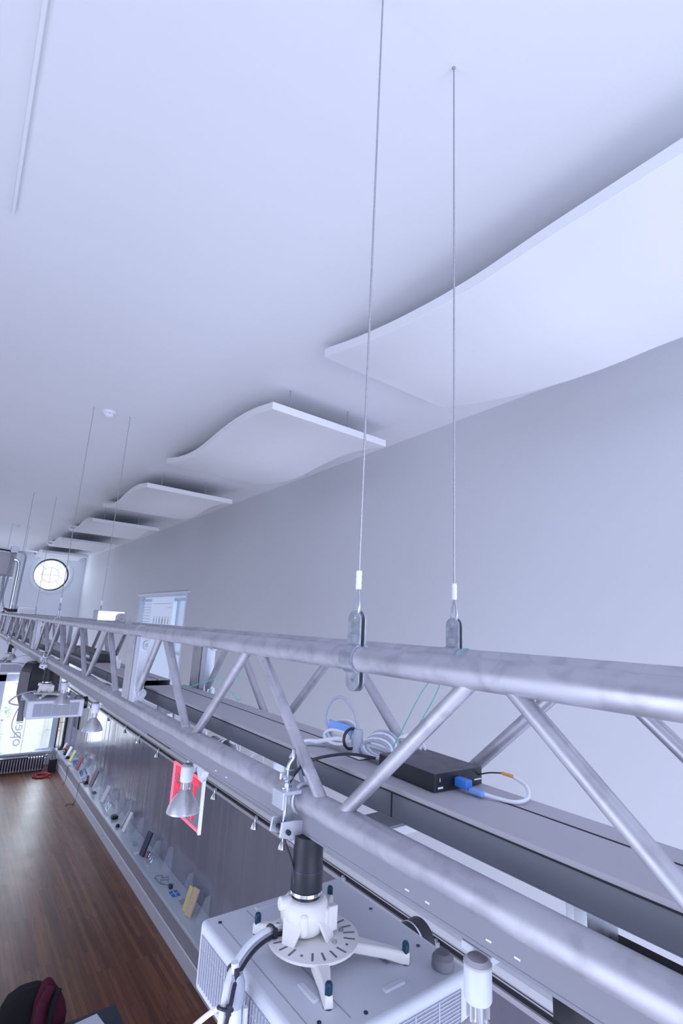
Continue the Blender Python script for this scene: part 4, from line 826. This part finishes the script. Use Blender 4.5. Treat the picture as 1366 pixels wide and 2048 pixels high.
MB().tube([(3.10, 14.36, ZF+0.012), (3.02, 14.42, ZF+0.012), (2.95, 14.40, ZF+0.010), (2.90, 14.28, ZF+0.010)], 0.008, 6, smooth=5).torus((3.08, 14.36, ZF+0.02), (0, 0.3, 1), 0.022, 0.010, 14, 6).build('knot', 'mauve', cs)
cs2 = solo(MB().tube([(3.24, 16.0, BT+0.005), (3.172, 16.0, BT+0.002), (3.165, 16.0, ZF+0.2), (3.15, 15.95, ZF+0.12), (3.12, 16.0, ZF+0.008)], 0.006, 6, smooth=5), 'dangling_wire', 'cblack', 'short dark cord hanging over the bench front near the black cabinet', 'cord', (3.16, 16.0, ZF))

# ------------------------------------------------------------------ things displayed on the bench
G = 'objects displayed on the bench'
def slab(name, y, x, h, w, th, lean, m, label, cat='display board', yaw=0.0):
    # a thin board standing on the bench, leaning back towards the wall
    c, s_ = math.cos(lean), math.sin(lean); cy, sy = math.cos(yaw), math.sin(yaw)
    up = Vector((s_*cy, s_*sy, c)); side = Vector((-sy, cy, 0)); nn = side.cross(up)
    cen = Vector((x, y, BT+0.002+abs(nn.z)*th/2)) + up*h/2
    mb = MB(); mb.obox(cen, side*w/2, up*h/2, nn*th/2)
    return solo(mb, name, m, label, cat, (x, y, BT), G, 0.002)
slab('display_board', 7.55, 3.30, 0.33, 0.13, 0.022, 0.38, 'tan', 'tan wooden board leaning on the bench nearest the projector', yaw=0.2)
slab('display_board', 7.70, 3.31, 0.30, 0.10, 0.02, 0.30, 'yellow', 'narrow pale board leaning beside the tan board on the bench', yaw=0.1)
slab('display_board', 9.72, 3.30, 0.36, 0.14, 0.030, 0.36, 'navy', 'dark blue framed board leaning on the middle of the bench', yaw=0.2)
slab('display_board', 10.90, 3.29, 0.34, 0.10, 0.022, 0.42, 'white', 'white narrow board leaning near the small black case', yaw=0.15)
slab('display_board', 11.15, 3.32, 0.30, 0.08, 0.015, 0.46, 'cgrey', 'pale grey strip leaning behind the white narrow board', yaw=0.1)
slab('display_board', 12.75, 3.31, 0.33, 0.16, 0.016, 0.42, 'lampw', 'lilac-white board leaning below the wall reflection', yaw=0.2)
slab('display_board', 14.0, 3.33, 0.34, 0.16, 0.03, 0.36, 'mauve', 'mauve-brown board leaning between acrylic sheets', yaw=0.2)
slab('display_board', 13.0+2.6, 3.30, 0.30, 0.16, 0.02, 0.38, 'redboard', 'dark red board leaning on the far part of the bench', yaw=0.2)
slab('display_board', 16.5, 3.30, 0.28, 0.16, 0.025, 0.40, 'yellow', 'pale yellow board leaning near the far end of the bench', yaw=0.2)
slab('display_board', 17.1, 3.31, 0.26, 0.14, 0.02, 0.42, 'white', 'cream board leaning beside the orange tool', yaw=0.2)
slab('display_board', 17.75, 3.30, 0.24, 0.12, 0.018, 0.42, 'cgrey', 'silver-grey board leaning at the far end of the bench', yaw=0.2)
yl = [7.35, 8.0, 8.9, 9.5, 10.5, 11.4, 11.9, 12.4, 13.2, 13.8, 14.7, 15.3, 16.1, 16.9, 17.6]
lb_ = ['nearest clear acrylic sheet standing on the bench by the tan board', 'clear acrylic sheet just beyond the tan board', 'clear acrylic sheet by the blue card', 'clear acrylic sheet right of the dark blue board', 'clear acrylic sheet behind the dark blue board',
       'clear acrylic sheet behind the white narrow board', 'clear acrylic sheet beyond the small black case', 'clear acrylic sheet right of the lilac board', 'clear acrylic sheet left of the lilac board', 'clear acrylic sheet right of the mauve board',
       'clear acrylic sheet left of the mauve board', 'clear acrylic sheet right of the dark red board', 'clear acrylic sheet left of the dark red board', 'clear acrylic sheet left of the pale yellow board', 'farthest clear acrylic sheet on the bench']
for k, y in enumerate(yl):
    hh = 0.26 + 0.05*((k*7) % 3)
    mb = MB().prism([(3.34, y, BT+0.002), (3.55, y+0.05, BT+0.002), (3.55, y+0.05, BT+hh), (3.47, y+0.03, BT+hh)], (0, 0.006, 0))
    solo(mb, 'acrylic_sheet', 'clear', lb_[k], 'acrylic sheet', (3.42, y, BT), 'clear acrylic sheets on the bench')
# small objects
solo(MB().box(3.26, 3.38, 11.60, 11.75, BT+0.001, BT+0.06), 'black_case', 'black', 'small black case lying on the bench beside the white narrow board', 'case', (3.32, 11.68, BT), G, 0.015)
solo(MB().lathe([(0.035, 0.001), (0.04, 0.02), (0.03, 0.045), (0.01, 0.055)], (3.27, 11.2, BT), n=16), 'black_puck', 'black', 'small round black object at the foot of the white narrow board', 'small object', (3.27, 11.2, BT), G)
solo(MB().lathe([(0.05, 0.001), (0.055, 0.025), (0.03, 0.06), (0.01, 0.07)], (3.28, 14.25, BT), n=16).box(3.23, 3.27, 14.3, 14.42, BT+0.001, BT+0.03), 'black_gadget', 'black', 'lumpy black object in front of the mauve board', 'small object', (3.28, 14.25, BT), G)
solo(MB().lathe([(0.06, 0.001), (0.07, 0.02), (0.04, 0.06), (0.01, 0.07)], (3.29, 16.85, BT), n=16), 'black_dish', 'black', 'black rounded object between the yellow and cream boards', 'small object', (3.29, 16.85, BT), G)
og_ = thing('orange_tool', 'orange and black hand tool standing on the bench near the far end', 'tool', (3.32, 17.35, BT))
MB().cyl((3.26, 17.40, BT+0.14), (3.44, 17.36, BT+0.17), 0.035, 0.03, n=14).build('motor_body', 'orange', og_)
MB().cyl((3.33, 17.38, BT+0.15), (3.31, 17.34, BT+0.03), 0.024, n=12).box(3.25, 3.37, 17.26, 17.40, BT+0.001, BT+0.05).cyl((3.20, 17.41, BT+0.135), (3.26, 17.40, BT+0.14), 0.014, n=10).build('handle', 'black', og_, 0.004)
solo(MB().lathe([(0.06, 0.001), (0.065, 0.05), (0.04, 0.09), (0.01, 0.10)], (3.30, 18.0, BT), n=16).box(3.22, 3.30, 17.93, 18.1, BT+0.001, BT+0.05), 'black_camera', 'black', 'dark lumpy object at the very end of the bench', 'small object', (3.29, 18.0, BT), G)
bc = thing('blue_card', 'small blue card with a pale cross lying on the near bench', 'card', (3.36, 8.22, BT))
MB().box(3.30, 3.42, 8.14, 8.32, BT+0.001, BT+0.006).build('card', 'blue', bc)
MB().box(3.355, 3.365, 8.15, 8.31, BT+0.006, BT+0.0075).box(3.31, 3.41, 8.225, 8.237, BT+0.006, BT+0.0075).build('cross', 'cwhite', bc)
solo(MB().box(3.33, 3.42, 7.90, 8.02, BT+0.001, BT+0.005), 'pale_card', 'cgrey', 'small pale grey card lying beside the blue card', 'card', (3.37, 7.96, BT), G)
solo(MB().box(3.22, 3.31, 9.82, 9.93, BT+0.001, BT+0.004), 'white_card', 'cwhite', 'small white card at the foot of the dark blue board', 'card', (3.27, 9.88, BT), G)
solo(MB().box(3.21, 3.28, 15.6, 15.72, BT+0.001, BT+0.004), 'white_card', 'cwhite', 'small white card at the foot of the dark red board', 'card', (3.25, 15.66, BT), G)
wm = MB()
for (xx, yy) in ((3.30, 8.75), (3.36, 8.66), (3.33, 8.58)): wm.tube([(xx-0.05, yy+0.05, BT+0.006), (xx-0.05, yy+0.05, BT+0.05), (xx+0.05, yy, BT+0.05), (xx+0.05, yy, BT+0.006)], 0.005, 6)
wm.tube([(3.26, 8.85, BT+0.006), (3.27, 8.62, BT+0.006), (3.38, 8.5, BT+0.006), (3.44, 8.48, BT+0.02)], 0.004, 6)
solo(wm, 'wire_stand', 'rubber', 'small bent wire stand on the bench between the blue card and dark board', 'stand', (3.33, 8.7, BT), G)
for y, lb in ((9.25, 'silver bent bracket pair in front of the dark blue board'), (12.1, 'small silver bent bracket beyond the black case'), (14.9, 'silver wire stands between the mauve and red boards'), (15.9, 'bluish wire stands between red and yellow boards')):
    m = MB()
    for k in range(3):
        yy = y+0.09*k
        m.tube([(3.28+0.02*k, yy, BT+0.006), (3.33, yy, BT+0.10), (3.40, yy+0.03, BT+0.12), (3.44, yy+0.03, BT+0.006)], 0.007, 6, smooth=4)
    m.tube([(3.28, y-0.02, BT+0.006), (3.30, y+0.25, BT+0.006)], 0.005, 6)
    solo(m, 'wire_stand', 'chrome' if y < 13 else 'lblue', lb, 'stand', (3.35, y, BT), G)
for (nm, mm, x, y, w, d, h, lb) in (('small_box', 'navy', 3.36, 8.42, 0.05, 0.07, 0.05, 'tiny navy box beyond the blue card on the bench'), ('small_box', 'mauve', 3.37, 9.60, 0.06, 0.08, 0.09, 'small brown-mauve box behind the dark blue board'),
        ('small_box', 'cgrey', 3.31, 10.25, 0.07, 0.10, 0.04, 'small grey box between the dark blue and white narrow boards'), ('small_box', 'black', 3.40, 12.95, 0.05, 0.06, 0.08, 'small black block behind the lilac board'),
        ('small_box', 'rubber', 3.30, 13.45, 0.08, 0.10, 0.03, 'flat dark grey box between the lilac and mauve boards'), ('small_box', 'cwhite', 3.28, 14.75, 0.07, 0.12, 0.02, 'flat white box left of the mauve board'),
        ('small_box', 'navy', 3.33, 15.15, 0.06, 0.14, 0.07, 'small navy box right of the dark red board'), ('small_box', 'charcoal', 3.36, 16.2, 0.08, 0.10, 0.09, 'charcoal box between the red and yellow boards'),
        ('small_box', 'mauve', 3.35, 14.45, 0.05, 0.07, 0.13, 'upright brown-mauve box just left of the lumpy black object')):
    solo(MB().box(x-w/2, x+w/2, y-d/2, y+d/2, BT+0.001, BT+h), nm, mm, lb, 'box', (x, y, BT), G, 0.004)
wg = thing('bench_gadget', 'white and black cased device at the far corner of the bench', 'device', (3.45, 18.05, BT))
MB().box(3.40, 3.50, 18.0, 18.15, BT+0.001, BT+0.12).build('case', 'white', wg, 0.01)
MB().lathe([(0.03, 0), (0.035, 0.03), (0.02, 0.05)], (3.45, 17.99, BT+0.05), (0, -1, 0.2), 14).build('lens', 'navy', wg)
wall_panel = thing('dark_panel', 'dark upright panel on the niche wall near the far corner', 'screen', (3.53, 17.6, -3.4))
MB().box(3.525, 3.557, 17.35, 17.95, -3.35, -2.55).build('panel_body', 'black', wall_panel, 0.006)  # black upright slab with a navy face against the niche wall
MB().box(3.523, 3.526, 17.4, 17.9, -3.3, -2.6).build('panel_face', 'navy', wall_panel)

# poster with little coloured figures in the right-hand window
ps = thing('window_poster', 'pale blue poster with a row of tiny coloured figures in the right-hand window', 'poster', (XR+0.03, 10.1, -0.55))
MB().box(XR+0.028, XR+0.034, 9.42, 10.72, -0.62, 0.40).build('sheet', 'shade', ps)
MB().cyl((XR-0.012, 8.55, WZ1+0.012), (XR-0.012, 11.62, WZ1+0.012), 0.018, n=10).build('rail', 'white', ps)
for k, mm in enumerate(('lblue', 'cgrey', 'blue', 'rubber', 'orange', 'cgrey')):
    y = 10.45-0.17*k; mb = MB().box(XR+0.0255, XR+0.028, y-0.02, y+0.02, -0.11, -0.01).cyl((XR+0.0255, y, 0.012), (XR+0.028, y, 0.012), 0.016, n=10)
    mb.build('printed_figure', mm, ps)
MB().box(XR+0.0265, XR+0.0275, 9.5, 10.6, 0.270, 0.277).box(XR+0.0265, XR+0.0275, 9.5, 9.75, 0.19, 0.196).build('printed_line', 'cgrey', ps)

# ------------------------------------------------------------------ bottom left: table, laptop, chair with jacket
TZ = -3.715
tb = thing('table', 'dark slate table at the bottom left corner of the picture', 'table', (1.35, 5.65, ZF))
MB().box(0.72, 1.94, 5.25, 5.93, TZ-0.03, TZ).build('table_top', 'slate', tb, 0.004)
for x in (0.78, 1.88):
    for y in (5.31, 5.87): MB().cyl((x, y, ZF), (x, y, TZ-0.03), 0.02, n=12).build('leg', 'blackp', tb)
lp = thing('laptop', 'silver-white closed laptop lying on the dark table', 'laptop', (1.60, 5.72, TZ))
def lapbox(z0, z1, e=0): 
    c, s_ = math.cos(0.12), math.sin(0.12); m = MB(); m.obox((1.60, 5.72, (z0+z1)/2), ((0.175-e)*c, (0.175-e)*s_, 0), (-(0.125-e)*s_*1.5, (0.125-e)*c, 0), (0, 0, (z1-z0)/2)); return m
lapbox(TZ+0.001, TZ+0.012).build('base', 'cgrey', lp, 0.003)
lapbox(TZ+0.013, TZ+0.020).build('lid', 'bench', lp, 0.003)
ch = thing('office_chair', 'black office chair behind the dark table at bottom left', 'chair', (1.22, 6.35, ZF))
def loft(rings):
    m = MB(); n = len(rings[0]); vs = [p for r_ in rings for p in r_]; fs = [tuple(range(n-1, -1, -1)), tuple(range((len(rings)-1)*n, len(rings)*n))]
    for k in range(len(rings)-1):
        for i in range(n): fs.append((k*n+i, k*n+(i+1) % n, (k+1)*n+(i+1) % n, (k+1)*n+i))
    return m.add(vs, fs)
def oval(cx, cy, z, a, b, n=20, p=2.6, amp=0, ph=0):
    out = []
    for i in range(n):
        t_ = 2*PI*i/n; c, s_ = math.cos(t_), math.sin(t_); k = 1+amp*math.sin(3*t_+ph)
        out.append((cx+k*a*math.copysign(abs(c)**(2/p), c), cy+k*b*math.copysign(abs(s_)**(2/p), s_), z))
    return out
loft([oval(1.19, 6.22, ZF+z, a, 0.045) for z, a in ((0.50, 0.17), (0.60, 0.21), (0.75, 0.225), (0.88, 0.21), (0.95, 0.17), (0.98, 0.10))]).build('backrest', 'darkfab', ch)
MB().obox((1.22, 6.48, ZF+0.46), (0.24, 0, 0), (0, 0.23, 0), (0, 0, 0.035)).build('seat', 'darkfab', ch, 0.02)
MB().box(1.20, 1.24, 6.20, 6.32, ZF+0.40, ZF+0.60).cyl((1.22, 6.45, ZF+0.10), (1.22, 6.45, ZF+0.43), 0.025, n=14).build('column', 'blackp', ch)
for k in range(5):
    a = 2*PI*k/5+0.3; lg = MB().obox((1.22+0.14*math.cos(a), 6.45+0.14*math.sin(a), ZF+0.085), (0.14*math.cos(a), 0.14*math.sin(a), -0.01), (-0.02*math.sin(a), 0.02*math.cos(a), 0), (0, 0, 0.015)).build('leg', 'blackp', ch)
    MB().cyl((1.22+0.28*math.cos(a)-0.012*math.sin(a), 6.45+0.28*math.sin(a)+0.012*math.cos(a), ZF+0.03), (1.22+0.28*math.cos(a)+0.012*math.sin(a), 6.45+0.28*math.sin(a)-0.012*math.cos(a), ZF+0.03), 0.03, n=14).build('caster', 'black', lg)
jk = thing('jacket', 'dark magenta jacket hung in a heap over the black chair back', 'jacket', (1.40, 6.15, ZF+0.5))
loft([oval(1.40-0.01*k, 6.14+0.004*k, ZF+z, a, b, 24, 2.0, 0.10, k*0.8) for k, (z, a, b) in enumerate(((0.50, 0.12, 0.07), (0.60, 0.145, 0.10), (0.70, 0.150, 0.105), (0.80, 0.135, 0.095), (0.88, 0.11, 0.085), (0.95, 0.075, 0.07), (1.00, 0.045, 0.045), (1.02, 0.012, 0.014)))]).build('body', 'magenta', jk)
MB().tube([(1.36, 6.09, ZF+0.97), (1.29, 6.02, ZF+0.90), (1.27, 5.985, ZF+0.78), (1.30, 5.97, ZF+0.66)], 0.042, 12, smooth=5).build('sleeve', 'magenta', jk)
MB().tube([(1.43, 6.08, ZF+0.95), (1.385, 6.02, ZF+0.86), (1.37, 6.00, ZF+0.74)], 0.030, 10, smooth=5).build('lining', 'darkfab', jk)

# ------------------------------------------------------------------ outside the far window
struct('pavement', MB().box(-6, 10, YF+0.5, YF+14, ZF-0.2, ZF-0.05), 'paving')
for k, (x, y, z, r) in enumerate(((1.4, 23.4, -3.9, 0.62), (2.75, 23.6, -3.8, 0.62), (4.1, 23.4, -3.6, 0.66), (0.05, 23.4, -3.8, 0.66))):
    m = MB()
    for i in range(260):
        th = random.random()*2*PI; ph = math.acos(random.uniform(-0.3, 1)); rr = r*random.uniform(0.7, 1.0)
        c = Vector((x+rr*math.sin(ph)*math.cos(th), y+rr*math.sin(ph)*math.sin(th), z+0.8*rr*math.cos(ph)))
        a = Vector((random.gauss(0, 1), random.gauss(0, 1), random.gauss(0, 1))).normalized(); a, u, w = frame(a); q = random.uniform(0.05, 0.10)
        m.add([c-u*q, c-w*q*0.5, c+u*q, c+w*q*0.5], [(0, 1, 2, 3)])
    sh = thing('shrub', ['pale green shrub outside the far window at left', 'pale green shrub outside the middle of the far window', 'green shrub outside the narrow far window', 'green shrub outside at the far left'][k], 'shrub', (x, y, ZF-0.05), 'shrubs outside the far window')
    m.build('foliage', 'leaf', sh)
    m2 = MB().cyl((x, y, ZF-0.05), (x, y, z+0.2), 0.05, 0.03, n=8)
    for q in range(5):
        a = q*1.3; m2.cyl((x, y, z-0.2), (x+0.5*r*math.cos(a), y+0.5*r*math.sin(a), z+0.35*r), 0.02, 0.01, n=6)
    m2.build('stem', 'tan', sh)
fn = thing('railing', 'thin pale railing outside the far window', 'railing', (2, 21, ZF-0.05))
m = MB()
for z in (-3.6, -4.0): m.box(-1, 5, 21.0, 21.04, z, z+0.04)
m.build('rail', 'frame', fn)
for k in range(9): MB().box(-0.9+0.7*k, -0.86+0.7*k, 21.0, 21.04, ZF-0.05, -3.56).build('post', 'frame', fn)
